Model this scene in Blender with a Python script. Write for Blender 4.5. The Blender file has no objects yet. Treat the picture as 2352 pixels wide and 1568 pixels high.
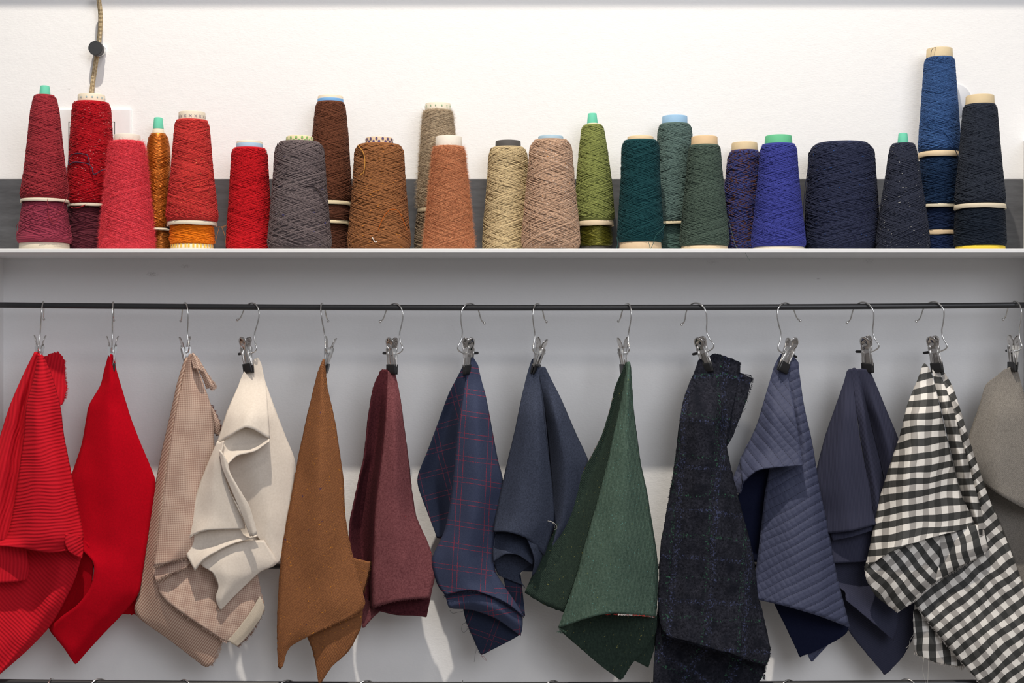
import bpy, math, random
import numpy as np
from mathutils import Vector, noise
random.seed(7); rng = np.random.default_rng(7)
PI = math.pi
S = bpy.context.scene
C = S.collection

# ------------------------------------------------------------ camera, light, exposure
FOC = 3267.0; CAMY = -2.5
cam = bpy.data.cameras.new('camera'); cam.lens = 50.0; cam.sensor_width = 36.0
cam_o = bpy.data.objects.new('camera', cam); C.objects.link(cam_o)
cam_o.location = (0, CAMY, 0); cam_o.rotation_euler = (PI/2, 0, 0); S.camera = cam_o
cam.clip_start = 0.05
S.view_settings.view_transform = 'Standard'
try: S.view_settings.look = 'None'
except Exception: pass
S.view_settings.gamma = 1.0; S.view_settings.use_curve_mapping = False
S.view_settings.exposure = 0.0
w = bpy.data.worlds.new('world'); S.world = w; w.use_nodes = True
w.node_tree.nodes['Background'].inputs[0].default_value = (0.90, 0.89, 0.93, 1)
w.node_tree.nodes['Background'].inputs[1].default_value = 0.245
def lamp(name, kind, loc, target, energy, color, **kw):
    l = bpy.data.lights.new(name, kind); l.energy = energy; l.color = color
    for k, v in kw.items(): setattr(l, k, v)
    o = bpy.data.objects.new(name, l); C.objects.link(o); o.location = loc
    o.rotation_euler = (Vector(target)-Vector(loc)).to_track_quat('-Z', 'Y').to_euler()
    return o
lamp('ceiling_spotlight', 'SPOT', (-0.30, -1.70, 3.54), (0.0, 0, 0.1), 575, (1.0, 0.915, 0.80),
     spot_size=math.radians(56), spot_blend=0.8, shadow_soft_size=0.035)
lamp('ceiling_spotlight', 'SPOT', (0.12, -2.0, 2.05), (0.0, 0, 0.90), 62, (1.0, 0.95, 0.88),
     spot_size=math.radians(58), spot_blend=1.0, shadow_soft_size=0.16)
lamp('added_fill_light', 'AREA', (1.5, -3.7, 1.5), (0, 0, 0), 60, (0.90, 0.93, 1.0),
     shape='RECTANGLE', size=2.4, size_y=2.0)  # added cool soft fill behind the camera, not an actual window

# ------------------------------------------------------------ helpers
def PX(px, py, Y):
    D = Y - CAMY
    return ((px-1176)/FOC*D, Y, (784-py)/FOC*D)
def lin(h):
    if isinstance(h, (tuple, list)): return tuple(h)[:3] + (1,)
    h = h.lstrip('#'); v = [int(h[i:i+2], 16)/255 for i in (0, 2, 4)]
    return tuple(c/12.92 if c <= .04045 else ((c+.055)/1.055)**2.4 for c in v) + (1,)
def mesh_np(name, V, F, uv=None, smooth=True, mats=(), midx=None):
    """V (n,3); F list/array of quads or tris; uv per vertex (n,2)"""
    me = bpy.data.meshes.new(name)
    V = np.asarray(V, dtype=np.float32)
    if isinstance(F, np.ndarray):
        k = F.shape[1]; nF = len(F)
        me.vertices.add(len(V)); me.vertices.foreach_set('co', V.ravel())
        me.loops.add(nF*k); me.loops.foreach_set('vertex_index', F.astype(np.int32).ravel())
        me.polygons.add(nF); me.polygons.foreach_set('loop_start', np.arange(0, nF*k, k, dtype=np.int32))
        try: me.polygons.foreach_set('loop_total', np.full(nF, k, dtype=np.int32))
        except Exception: pass
        me.update(calc_edges=True)
        if uv is not None:
            ul = me.uv_layers.new(name='UVMap')
            ul.data.foreach_set('uv', np.asarray(uv, dtype=np.float32)[F.ravel()].ravel())
    else:
        me.from_pydata([tuple(map(float, v)) for v in V], [], [tuple(map(int, f)) for f in F])
        if uv is not None:
            ul = me.uv_layers.new(name='UVMap')
            for i, l in enumerate(me.loops): ul.data[i].uv = uv[l.vertex_index]
    if smooth: me.polygons.foreach_set('use_smooth', [True]*len(me.polygons))
    for m in mats: me.materials.append(m)
    if midx is not None: me.polygons.foreach_set('material_index', np.asarray(midx, dtype=np.int32))
    me.validate(); me.update()
    return me
def link(name, me, parent=None, loc=None, **props):
    o = bpy.data.objects.new(name, me); C.objects.link(o)
    if parent is not None: o.parent = parent
    if loc is not None: o.location = loc
    for k, v in props.items(): o[k] = v
    return o
def empty(name, loc, **props):
    o = bpy.data.objects.new(name, None); C.objects.link(o); o.location = loc; o.empty_display_size = .02
    for k, v in props.items(): o[k] = v
    return o
def shade_auto(o, ang=40):
    me = o.data
    if me and hasattr(me, 'polygons'):
        me.polygons.foreach_set('use_smooth', [True]*len(me.polygons))
        try: me.set_sharp_from_angle(angle=math.radians(ang))
        except Exception: pass
def boxmesh(name, lo, hi, mat, bevel=0.0):
    x0, y0, z0 = lo; x1, y1, z1 = hi
    V = [(x0,y0,z0),(x1,y0,z0),(x1,y1,z0),(x0,y1,z0),(x0,y0,z1),(x1,y0,z1),(x1,y1,z1),(x0,y1,z1)]
    F = [(0,3,2,1),(4,5,6,7),(0,1,5,4),(1,2,6,5),(2,3,7,6),(3,0,4,7)]
    me = mesh_np(name, V, F, smooth=False, mats=[mat])
    return me
def bev(o, wd, seg=2):
    m = o.modifiers.new('bevel', 'BEVEL'); m.width = wd; m.segments = seg; m.limit_method = 'ANGLE'
    return o
def tube(P, r, n=8, cap=True, uvscale=100.0):
    """P (k,3), r scalar or (k,) -> V,F,uv"""
    P = np.asarray(P, float); k = len(P); r = np.broadcast_to(np.asarray(r, float), (k,))
    T = np.gradient(P, axis=0); T /= np.linalg.norm(T, axis=1)[:, None] + 1e-12
    up = np.array([0.0, 1.0, 0.0]); 
    if abs(T[0] @ up) > .9: up = np.array([1.0, 0, 0])
    N = np.zeros_like(P); a = up - T[0]*(up @ T[0]); N[0] = a/np.linalg.norm(a)
    for i in range(1, k):
        a = N[i-1] - T[i]*(N[i-1] @ T[i]); N[i] = a/(np.linalg.norm(a)+1e-12)
    B = np.cross(T, N)
    th = np.linspace(0, 2*PI, n, endpoint=False)
    V = P[:, None, :] + r[:, None, None]*(np.cos(th)[None, :, None]*N[:, None, :] + np.sin(th)[None, :, None]*B[:, None, :])
    L = np.concatenate([[0], np.cumsum(np.linalg.norm(np.diff(P, axis=0), axis=1))])
    uv = np.stack([np.broadcast_to(L[:, None]*uvscale, (k, n)), np.broadcast_to(th[None, :]/(2*PI), (k, n))], -1)
    i = np.arange(k-1)[:, None]*n; j = np.arange(n)[None, :]; j2 = (j+1) % n
    F = np.stack([i+j, i+n+j, i+n+j2, i+j2], -1).reshape(-1, 4)
    V = V.reshape(-1, 3); F = [tuple(f) for f in F]
    if cap: F += [tuple(range(n)), tuple(range((k-1)*n, k*n))[::-1]]
    return V, F, uv.reshape(-1, 2)
def catmull(P, sub, mixlin=0.0):
    P = np.asarray(P, float); n = len(P)
    if n == 2:
        t = np.linspace(0, 1, sub+1).reshape((-1,)+(1,)*(P.ndim-1)); return P[0]*(1-t)+P[1]*t
    out = []
    for i in range(n-1):
        p0 = P[i-1] if i > 0 else 2*P[0]-P[1]
        p1, p2 = P[i], P[i+1]
        p3 = P[i+2] if i+2 < n else 2*P[-1]-P[-2]
        ts = np.linspace(0, 1, sub, endpoint=False)
        for t in ts:
            c = .5*((2*p1)+(-p0+p2)*t+(2*p0-5*p1+4*p2-p3)*t*t+(-p0+3*p1-3*p2+p3)*t**3)
            l = p1*(1-t)+p2*t
            out.append(c*(1-mixlin)+l*mixlin)
    out.append(P[-1]); return np.array(out)
def merge(parts):
    Vs, Fs, Us, off = [], [], [], 0
    for V, F, U in parts:
        Vs.append(np.asarray(V)); Us.append(np.asarray(U)); Fs += [tuple(i+off for i in f) for f in F]; off += len(V)
    return np.concatenate(Vs), Fs, np.concatenate(Us)
def lathe(prof, n=48, cap_top=False, cap_bot=False):
    """prof list of (r,z)"""
    prof = np.asarray(prof, float); k = len(prof); th = np.linspace(0, 2*PI, n, endpoint=False)
    V = np.stack([prof[:, 0][:, None]*np.cos(th), prof[:, 0][:, None]*np.sin(th), np.broadcast_to(prof[:, 1][:, None], (k, n))], -1).reshape(-1, 3)
    uv = np.stack([np.broadcast_to(th/(2*PI), (k, n)), np.broadcast_to(prof[:, 1][:, None]*100, (k, n))], -1).reshape(-1, 2)
    F = []
    for i in range(k-1):
        for j in range(n):
            j2 = (j+1) % n
            F.append((i*n+j, i*n+j2, (i+1)*n+j2, (i+1)*n+j))
    if cap_top: F.append(tuple(range((k-1)*n, k*n)))
    if cap_bot: F.append(tuple(range(n))[::-1])
    return V, F, uv

# ------------------------------------------------------------ materials
class NT:
    def __init__(s, name, rough=.8, **bs):
        s.m = bpy.data.materials.new(name); s.m.use_nodes = True
        s.t = s.m.node_tree; s.b = s.t.nodes['Principled BSDF']
        s.b.inputs['Roughness'].default_value = rough
        if rough > .8: s.b.inputs['Specular IOR Level'].default_value = .12
        for k, v in bs.items():
            s.b.inputs[k.replace('_', ' ')].default_value = v
    def n(s, ty, ins=None, **pr):
        nd = s.t.nodes.new(ty)
        for k, v in pr.items(): setattr(nd, k, v)
        for k, v in (ins or {}).items(): s.put(nd.inputs[k], v)
        return nd
    def put(s, sock, v):
        if isinstance(v, bpy.types.NodeSocket): s.t.links.new(v, sock)
        else: sock.default_value = v
    def ma(s, op, a, b=0.0, c=0.0, clamp=False):
        nd = s.n('ShaderNodeMath', {0: a, 1: b, 2: c}, operation=op); nd.use_clamp = clamp
        return nd.outputs[0]
    def mix(s, f, a, b, bt='MIX'):
        nd = s.n('ShaderNodeMix', data_type='RGBA', blend_type=bt)
        s.put(nd.inputs[0], f); s.put(nd.inputs[6], a if isinstance(a, bpy.types.NodeSocket) else lin(a))
        s.put(nd.inputs[7], b if isinstance(b, bpy.types.NodeSocket) else lin(b)); return nd.outputs[2]
    def uv(s): return s.n('ShaderNodeTexCoord').outputs['UV']
    def obj(s): return s.n('ShaderNodeTexCoord').outputs['Object']
    def sep(s, v):
        nd = s.n('ShaderNodeSeparateXYZ', {0: v}); return nd.outputs[0], nd.outputs[1], nd.outputs[2]
    def mapv(s, v, scale=(1,1,1), rot=(0,0,0), loc=(0,0,0)):
        return s.n('ShaderNodeMapping', {'Vector': v, 'Scale': scale, 'Rotation': rot, 'Location': loc}).outputs[0]
    def noise(s, v, scale, detail=3, rough=.6, out=0):
        return s.n('ShaderNodeTexNoise', {'Vector': v, 'Scale': scale, 'Detail': detail, 'Roughness': rough}).outputs[out]
    def ramp(s, f, a, b):
        nd = s.n('ShaderNodeMapRange', {0: f, 1: a, 2: b, 3: 0.0, 4: 1.0}); return nd.outputs[0]
    def bump(s, h, strength=.5, dist=.001, prev=None):
        nd = s.n('ShaderNodeBump', {'Strength': strength, 'Distance': dist, 'Height': h})
        if prev is not None: s.put(nd.inputs['Normal'], prev)
        s.put(s.b.inputs['Normal'], nd.outputs[0]); return nd.outputs[0]
    def col(s, v): s.put(s.b.inputs['Base Color'], v if isinstance(v, bpy.types.NodeSocket) else lin(v))
def plain(name, c, rough=.6, metal=0.0, var=.06, bumpd=.0002, scale=60):
    m = NT(name, rough, Metallic=metal); v = m.obj()
    f = m.noise(v, scale, 4)
    base = lin(c); m.col(m.mix(f, tuple(x*(1-var) for x in base[:3]), tuple(min(1, x*(1+var)) for x in base[:3])))
    if bumpd: m.bump(m.noise(v, scale*6, 3), .4, bumpd)
    return m.m
def wall_mat():
    m = NT('white_plaster', .9); v = m.obj()
    f = m.noise(v, 1.6, 4); cc = m.mix(f, (.84, .835, .83), (.87, .865, .86))
    for (sx, sy, sr, st) in ((350, 629, 9, .5), (425, 611, 7, .45), (1636, 602, 9, .22), (1996, 600, 9, .22), (158, 205, 2.2, .5), (1365, 240, 1.6, .5), (1880, 640, 3, .4)):
        p = PX(sx, sy, 0)
        dv = m.n('ShaderNodeVectorMath', {0: v, 1: p}, operation='SUBTRACT').outputs[0]
        ln = m.n('ShaderNodeVectorMath', {0: m.mapv(dv, (.7, 1, 1.6))}, operation='LENGTH').outputs['Value']
        k_ = m.ma('MULTIPLY', m.ramp(ln, sr/1300*1.3, sr/1300*.4), m.ramp(m.noise(v, 420, 2), .42, .62))
        cc = m.mix(m.ma('MULTIPLY', k_, st), cc, (.30, .28, .27))
    m.col(cc)
    a = m.noise(v, 55, 5, .6); b = m.noise(m.mapv(v, (1, 1, 2.2)), 180, 3, .6)
    vo = m.n('ShaderNodeTexVoronoi', {'Vector': v, 'Scale': 9.0}).outputs['Distance']
    pit = m.ramp(vo, .0, .012)
    h = m.ma('ADD', m.ma('MULTIPLY', a, .7), m.ma('MULTIPLY', b, .35)); h = m.ma('ADD', h, m.ma('MULTIPLY', pit, .5))
    m.bump(h, .55, .0014); return m.m
M_WALL = wall_mat()
M_SHELF = plain('white_shelf_paint', (.80, .80, .80), .42, var=.04, bumpd=.0001)
M_RODB = plain('black_powder_coat', (.025, .025, .027), .38, var=.1, bumpd=.0001)
M_CHROME = NT('chrome', .09, Metallic=1.0); M_CHROME.col((.62, .59, .56)); M_CHROME = M_CHROME.m
M_WIRE = NT('steel_wire', .2, Metallic=1.0); M_WIRE.col((.75, .74, .72)); M_WIRE = M_WIRE.m
M_RUB = plain('black_rubber', (.012, .012, .013), .35, bumpd=.0001)
M_SLATE = NT('dark_slate_paint', .5)
_v = M_SLATE.obj(); _f = M_SLATE.noise(M_SLATE.mapv(_v, (1, 1, 5)), 14, 6, .7)
M_SLATE.col(M_SLATE.mix(M_SLATE.ramp(_f, .35, .75), (.060, .061, .066), (.115, .118, .128)))
M_SLATE.bump(M_SLATE.noise(_v, 90, 4), .3, .0005); M_SLATE = M_SLATE.m
M_FLOOR = plain('grey_floor', (.30, .28, .26), .6, var=.15, scale=8)

# ------------------------------------------------------------ structure
def struct(name, me): return link(name, me, kind='structure')
struct('wall_back', boxmesh('wall_back', (-3, 0, -1.35), (3, .12, 2.7), M_WALL))
struct('floor', boxmesh('floor', (-3, -5, -1.45), (3, .12, -1.35), M_FLOOR))
SZ = (784-571)/FOC*2.332                        # shelf top height
SB = (784-580)/FOC*2.332
XR = .898
for nm, x0, x1, z1 in (('wall_left', -XR-.05, -XR+.004, SB), ('wall_right', XR, XR+.05, SZ+.20)):
    struct(nm, boxmesh(nm, (x0, -.165, -1.35), (x1, .0, z1), M_WALL))
bp = struct('baseboard_back', boxmesh('baseboard_back', (-1.2, -.004, SZ+.0002), (XR-.001, .0, (784-411)/FOC*2.496), M_SLATE))
sh = link('shelf', boxmesh('shelf', (-1.25, -.168, SB), (1.25, -.0001, SZ), M_SHELF),
     label='long white painted shelf carrying the row of yarn cones', category='shelf'); bev(sh, .0008)
sh2 = link('shelf', boxmesh('shelf', (-1.25, -.168, .879), (1.25, -.0001, .885), M_SHELF),
     label='upper white shelf just above the picture, throwing the shadow along the top', category='shelf'); bev(sh2, .0008)

# wall plate behind the red cone
pl = empty('switch_plate', PX(217, 310, -.0), label='white double wall switch plate behind the speckled red yarn cone', category='switch')
def wbox(name, px0, py0, px1, py1, ya, yb, mat, parent, bevw=.0006, **props):
    a = PX(px0, py1, yb); b = PX(px1, py0, yb)
    o = link(name, boxmesh(name, (a[0]-parent.location[0], yb-parent.location[1], a[2]-parent.location[2]),
             (b[0]-parent.location[0], ya-parent.location[1], b[2]-parent.location[2]), mat), parent, **props)
    return bev(o, bevw)
M_PLATE = plain('white_plastic', (.84, .84, .84), .35, bumpd=0)
M_GAP = plain('dark_gap', (.06, .055, .05), .8, bumpd=0)
wbox('plate', 134, 250, 300, 385, 0, -.006, M_PLATE, pl, .0015)
wbox('gap_frame', 157, 279, 264, 346, -.0055, -.0064, M_GAP, pl, .0001)
wbox('rocker', 159, 281, 209, 344.5, -.006, -.0085, M_PLATE, pl)
wbox('rocker', 210.5, 281, 262, 344.5, -.006, -.0085, M_PLATE, pl)
# round cover on the wall at the right
V, F, U = lathe([(0.0, -.0), (.030, 0), (.0305, .003), (.029, .0045), (.0, .005)], 48)
dc = link('wall_cover', mesh_np('wall_cover', V, F, mats=[plain('grey_white_plastic', (.62, .63, .66), .5, bumpd=0)]), None, PX(2191, 232, 0),
    label='round pale grey cover disc on the wall behind the tallest blue cone', category='cover')
dc.rotation_euler = (PI/2, 0, 0)

# ------------------------------------------------------------ cable and peg
def cable():
    m = NT('braided_jute', .9); u, v_, _ = m.sep(m.uv())
    a = m.ma('SINE', m.ma('ADD', m.ma('MULTIPLY', u, 14.0), m.ma('MULTIPLY', v_, 2*PI*4)))
    b = m.ma('SINE', m.ma('SUBTRACT', m.ma('MULTIPLY', u, 14.0), m.ma('MULTIPLY', v_, 2*PI*4)))
    h = m.ma('MULTIPLY', a, b); f = m.ramp(h, -.8, .8)
    m.col(m.mix(f, '#9c8560', '#dcc9a4')); m.bump(f, .8, .0012)
    Y = -.0075
    pts = [(216, -110, -.10), (222, -50, -.045), (227, 0, -.024), (230.5, 30, -.016), (230.5, 60, -.012), (228, 90, -.0095), (224, 118, -.008), (219, 150, -.0065), (213, 190, -.0055), (210, 215, -.0055), (206, 240, -.0052), (205, 256, -.0048)]
    P = catmull([PX(a, b, c-.0) for a, b, c in pts], 8)
    V, F, U = tube(P, .0040, 12)
    link('braided_cable', mesh_np('braided_cable', V, F, U, mats=[m.m]),
         label='tan braided cable hanging down the wall to behind the speckled red cone', category='cable')
    base = PX(229.5, 117.5, 0); r = .0125
    pg = empty('cable_peg', base, label='small round black wall peg holding the tan braided cable', category='peg')
    V, F, U = lathe([(0, 0), (.0115, 0), (.0115, .004), (.0095, .0045), (.0095, .009), (.0118, .0095), (.0118, .0125), (.0095, .013), (.0095, .017)], 40)
    o = link('shaft', mesh_np('shaft', V, F, mats=[M_WIRE]), pg); o.rotation_euler = (PI/2, 0, 0); shade_auto(o, 30)
    V, F, U = lathe([(.0, .017), (.0121, .017), (.0125, .0175), (.0125, .0275), (.0118, .0285), (0, .0286)], 48)
    o = link('cap', mesh_np('cap', V, F, mats=[plain('black_cap', (.035, .037, .04), .5)]), pg); o.rotation_euler = (PI/2, 0, 0); shade_auto(o, 30)
cable()

# ------------------------------------------------------------ yarn cones
def yarn_mats(name, c, c2=None, flecks=None, metal=False, thick=1.0, glitter=False):
    """base (lathe) and strand materials"""
    c = lin(c); c2 = lin(c2) if c2 else tuple(x*.72 for x in c[:3])+(1,)
    c = tuple(min(1, x*1.04+.002) for x in c[:3])+(1,); c2 = tuple(.5*a+.5*b for a, b in zip(c[:3], c2[:3]))+(1,)
    hi = tuple(min(1, x*1.18+.004) for x in c[:3])+(1,)
    out = []
    for part in ('base', 'strand'):
        m = NT(name+'_'+part, .9 if not metal else .38, Metallic=.65 if metal else 0.0)
        o = m.obj(); u, v_, _ = m.sep(m.uv())
        if part == 'base':
            a = m.ma('ADD', m.ma('MULTIPLY', u, 2*PI*2), m.ma('MULTIPLY', v_, 24.0/thick))
            b = m.ma('SUBTRACT', m.ma('MULTIPLY', u, 2*PI*2), m.ma('MULTIPLY', v_, 21.0/thick))
            sel = m.ramp(m.noise(m.mapv(o, (1, 1, 1.6)), 60, 2), .45, .55)
            sa = m.ma('SINE', a); sb = m.ma('SINE', b)
            h = m.ma('ADD', m.ma('MULTIPLY', sa, sel), m.ma('MULTIPLY', sb, m.ma('SUBTRACT', 1.0, sel)))
            f = m.ramp(h, -1, 1); fn = m.noise(o, 350, 3)
            cc = m.mix(f, tuple(x*.72 for x in c2[:3]), c); cc = m.mix(m.ma('MULTIPLY', fn, .5), cc, c2)
            m.bump(m.ma('ADD', f, m.ma('MULTIPLY', fn, .6)), .8, .0006)
        else:
            rid = m.n('ShaderNodeTexWhiteNoise', {'W': v_}, noise_dimensions='1D').outputs[0]
            cc = m.mix(rid, c2, hi)
            fib = m.noise(m.mapv(o, (1, 1, 1)), 900, 2)
            cc = m.mix(m.ma('MULTIPLY', fib, .45), cc, c2)
            tw = m.ma('SINE', m.ma('MULTIPLY', u, 38.0)); m.bump(m.ma('ADD', tw, m.ma('MULTIPLY', fib, 2.0)), .5, .0003)
        for k, (fc, amt, sc) in enumerate(flecks or []):
            nn = m.noise(m.mapv(o, (1, 1, 3.0), loc=(3.1*k+1, 7.3*k, 2)), sc, 1, .5)
            cc = m.mix(m.ramp(nn, amt, amt+.02), cc, fc)
        if glitter:
            vo = m.n('ShaderNodeTexVoronoi', {'Vector': o, 'Scale': 900.0})
            m.put(m.b.inputs['Normal'], m.n('ShaderNodeBump', {'Strength': .9, 'Distance': .001, 'Height': vo.outputs['Color']}).outputs[0])
        m.col(cc)
        if not metal:
            m.b.inputs['Sheen Weight'].default_value = .03
        out.append(m.m)
    return out
CARD = {}
def card(c, rough=.75):
    if c not in CARD: CARD[c] = plain('paper_'+c.strip('#'), c, rough, var=.08, scale=120)
    return CARD[c]
def interp_prof(prof, n):
    z = np.array([p[0] for p in prof]); r = np.array([p[1] for p in prof])
    o = np.argsort(z); z, r = z[o], r[o]
    zz = np.linspace(z[0], z[-1], n)
    rr = np.interp(zz, z, r)
    # soften
    k = np.ones(5)/5; rp = np.pad(rr, 2, mode='edge'); rr = np.convolve(rp, k, 'valid')
    return zz, rr
def strands(zz, rr, nt, turns, wd, lift, seg=40, fuzzy=False):
    """wound threads: nt traverses alternately up and down; returns V,F,uv arrays"""
    Vs, Fs, Us, off = [], [], [], 0
    z0, z1 = zz[0], zz[-1]
    cs = np.array([(-1.0, -.25), (-.6, .62), (.6, .62), (1.0, -.25)])
    for i in range(nt):
        tn = turns*(1+rng.uniform(-.18, .18)); k = max(8, int(seg*tn))
        a = 0.0 + rng.uniform(0, .06)*(rng.random() < .6); b = 1.0 - rng.uniform(0, .06)*(rng.random() < .6)
        if rng.random() < .3: a = rng.uniform(0, .3)
        t = np.linspace(a, b, k)
        z = z0+(z1-z0)*t; r = np.interp(z, zz, rr)
        d = 1 if i % 2 else -1
        # constant lay angle: more turning where the cone is thin
        inv = 1/np.maximum(r, .004); th = np.concatenate([[0], np.cumsum((inv[1:]+inv[:-1])/2)]); th = th/th[-1]*tn*2*PI
        th = rng.uniform(0, 2*PI)+d*th+rng.normal(0, .02)*np.sin(t*rng.uniform(4, 14))
        lf = lift*(.15+.65*rng.random()); R = r+lf + wd*.12*np.sin(t*40+i)
        n = np.stack([np.cos(th), np.sin(th), np.zeros(k)], -1)
        P = np.stack([R*np.cos(th), R*np.sin(th), z+rng.normal(0, .0006)], -1)
        T = np.gradient(P, axis=0); T /= np.linalg.norm(T, axis=1)[:, None]
        B = np.cross(T, n)
        w2 = wd*(.8+.4*rng.random())
        V = P[:, None]+w2*(cs[None, :, 0, None]*B[:, None]+cs[None, :, 1, None]*n[:, None])
        L = np.linspace(0, 1, k)*tn*.25*100
        U = np.stack([np.repeat(L[:, None], 4, 1), np.full((k, 4), rng.random()*50)], -1)
        I = off+np.arange(k-1)[:, None]*4+np.arange(3)[None, :]
        F = np.stack([I, I+1, I+5, I+4], -1).reshape(-1, 4)
        Vs.append(V.reshape(-1, 3)); Fs.append(F); Us.append(U.reshape(-1, 2)); off += 4*k
    return np.concatenate(Vs), np.concatenate(Fs), np.concatenate(Us)
def fuzz(zz, rr, n, ln, wd=.00013):
    t = rng.random(n); z = zz[0]+(zz[-1]-zz[0])*t; r = np.interp(z, zz, rr)+.0004; th = rng.uniform(0, 2*PI, n)
    P0 = np.stack([r*np.cos(th), r*np.sin(th), z], -1)
    nrm = np.stack([np.cos(th), np.sin(th), np.zeros(n)], -1); tg = np.stack([-np.sin(th), np.cos(th), np.zeros(n)], -1)
    L = ln*(.3+rng.random(n)**1.5)[:, None]
    d = nrm*rng.uniform(.15, .8, (n, 1))+tg*rng.normal(0, .9, (n, 1))+np.array([0, 0, 1])*rng.normal(0, .6, (n, 1))
    d /= np.linalg.norm(d, axis=1)[:, None]
    d2 = d+tg*rng.normal(0, .7, (n, 1))-np.array([0, 0, 1])*rng.uniform(0, .6, (n, 1)) - nrm*.2; d2 /= np.linalg.norm(d2, axis=1)[:, None]
    P1 = P0+d*L*.55; P2 = P1+d2*L*.45
    sd = np.cross(d, rng.normal(0, 1, (n, 3))); sd /= np.linalg.norm(sd, axis=1)[:, None]; sd *= wd
    V = np.stack([P0-sd, P0+sd, P1-sd*.7, P1+sd*.7, P2-sd*.2, P2+sd*.2], 1).reshape(-1, 3)
    i = np.arange(n)[:, None]*6
    F = np.concatenate([i+np.array([[0, 1, 3, 2]]), i+np.array([[2, 3, 5, 4]])])
    U = np.repeat(np.stack([rng.random(n), rng.random(n)*50], -1), 6, 0)
    return V, F, U
def cone(label, cx, Y, prof, col, col2=None, top=None, ring=None, nt=64, turns=2.0, wd=.00055, lift=.0009, flecks=None,
         metal=False, glitter=False, fuzzy=0, fuzzlen=.008, group='yarn cones on the shelf', round_top=3.0, mats=None, seg=34):
    """prof: (py, half width px) from top of yarn to bottom; top: list of (py0, hw0, py1, hw1, colour, name); ring: (py0,py1,hw,colour)"""
    kx = (Y-CAMY)/FOC
    z = lambda py: (784-py)*kx
    pb = prof[-1][0]
    base_py = ring[1] if ring else pb
    if abs(z(base_py)-SZ) < .009:                    # stands on the shelf
        base_py = 784-(SZ+.0003)/kx
        if ring: ring = (min(ring[0], base_py-2.5), base_py)+tuple(ring[2:]); prof = [p for p in prof if p[0] < ring[0]]+[(ring[0], prof[-1][1])]
        else: prof = [p for p in prof if p[0] < base_py-3]+[(base_py, prof[-1][1])]
    root = empty('yarn_cone', ((cx-1176)*kx, Y, z(base_py)), label=label, category='yarn cone', group=group)
    zb = z(base_py)
    P = [(z(py)-zb, hw*kx) for py, hw in prof]
    # rounded shoulders
    zt, rt = P[0]; zl, rl = P[-1]
    rd = round_top*kx
    pr = [(zt, rt-rd*1.5), (zt-rd*.4, rt-rd*.4), (zt-rd*1.3, rt)]+P[1:-1]+[(zl+rd*1.2, rl), (zl+rd*.2, rl-rd*.8)]
    pr = sorted(pr)
    zz, rr = interp_prof(pr, 56)
    rr = rr+rng.normal(0, .00012, len(rr))
    m1, m2 = mats or yarn_mats('yarn', col, col2, flecks, metal, glitter=glitter)
    rb_ = rr-.0004
    V, F, U = lathe(list(zip([max(.001, rr[0]-.012)]+list(rb_)+[.004], [zz[0]]+list(zz)+[zz[-1]+.0002])), 56)
    F = np.array(F)
    V2, F2, U2 = strands(zz[1:-1], rr[1:-1], nt, turns, wd, lift, seg)
    me = mesh_np('yarn', np.concatenate([V, V2]), np.concatenate([F, F2+len(V)]), np.concatenate([U, U2]),
                 mats=[m1, m2], midx=[0]*len(F)+[1]*len(F2))
    link('yarn', me, root)
    if fuzzy:
        V, F, U = fuzz(zz, rr, fuzzy, fuzzlen)
        link('fuzz', mesh_np('fuzz', V, F, U, smooth=False, mats=[m2]), root, kind='stuff')
    for (p0, h0, p1, h1, tc, nm) in (top or []):
        a, b = z(p0)-zb, z(p1)-zb; ra, rb = h0*kx, h1*kx; r_ = 1.6*kx
        th = .0014
        lp = [(rb, b), (ra+.0002, a-r_), (ra-r_*.4, a-r_*.3), (ra-r_*1.2, a), (ra-r_*1.2-th, a-r_*.4), (ra-r_*1.6-th, a-.006)]
        V, F, U = lathe(lp, 40); o = link(nm, mesh_np(nm, V, F, U, mats=[card(tc) if isinstance(tc, str) else tc]), root)
    if ring:
        p0, p1, hw, rc = ring; a, b = z(p0)-zb, z(p1)-zb; r = hw*kx
        lp = [(r*.8, a+.001), (r-.0006, a), (r, a-.0006), (r+.0008, b+.0005), (r+.0004, b), (r-.0020, b), (r-.003, a)]
        V, F, U = lathe(lp, 48)
        ang = np.arctan2(V[:, 1], V[:, 0]); V[:, 2] += np.where(V[:, 2] < (a+b)/2, .0004*np.sin(ang*3+cx)+.0002*np.sin(ang*7), 0)
        link('cone_base', mesh_np('cone_base', V, F, U, mats=[card(rc)]), root)
    return root, kx, zb, (zz, rr)
def thread(root, pts, col, wd=.0004, name='loose_thread', Y0=None):
    """pts (px,py,Y) world; child of root"""
    P = catmull([np.array(PX(*p)) for p in pts], 8)-np.array(root.location)
    V, F, U = tube(P, wd, 5)
    return link(name, mesh_np(name, V, F, U, mats=[col if not isinstance(col, str) else card(col, .9)]), root)
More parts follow.
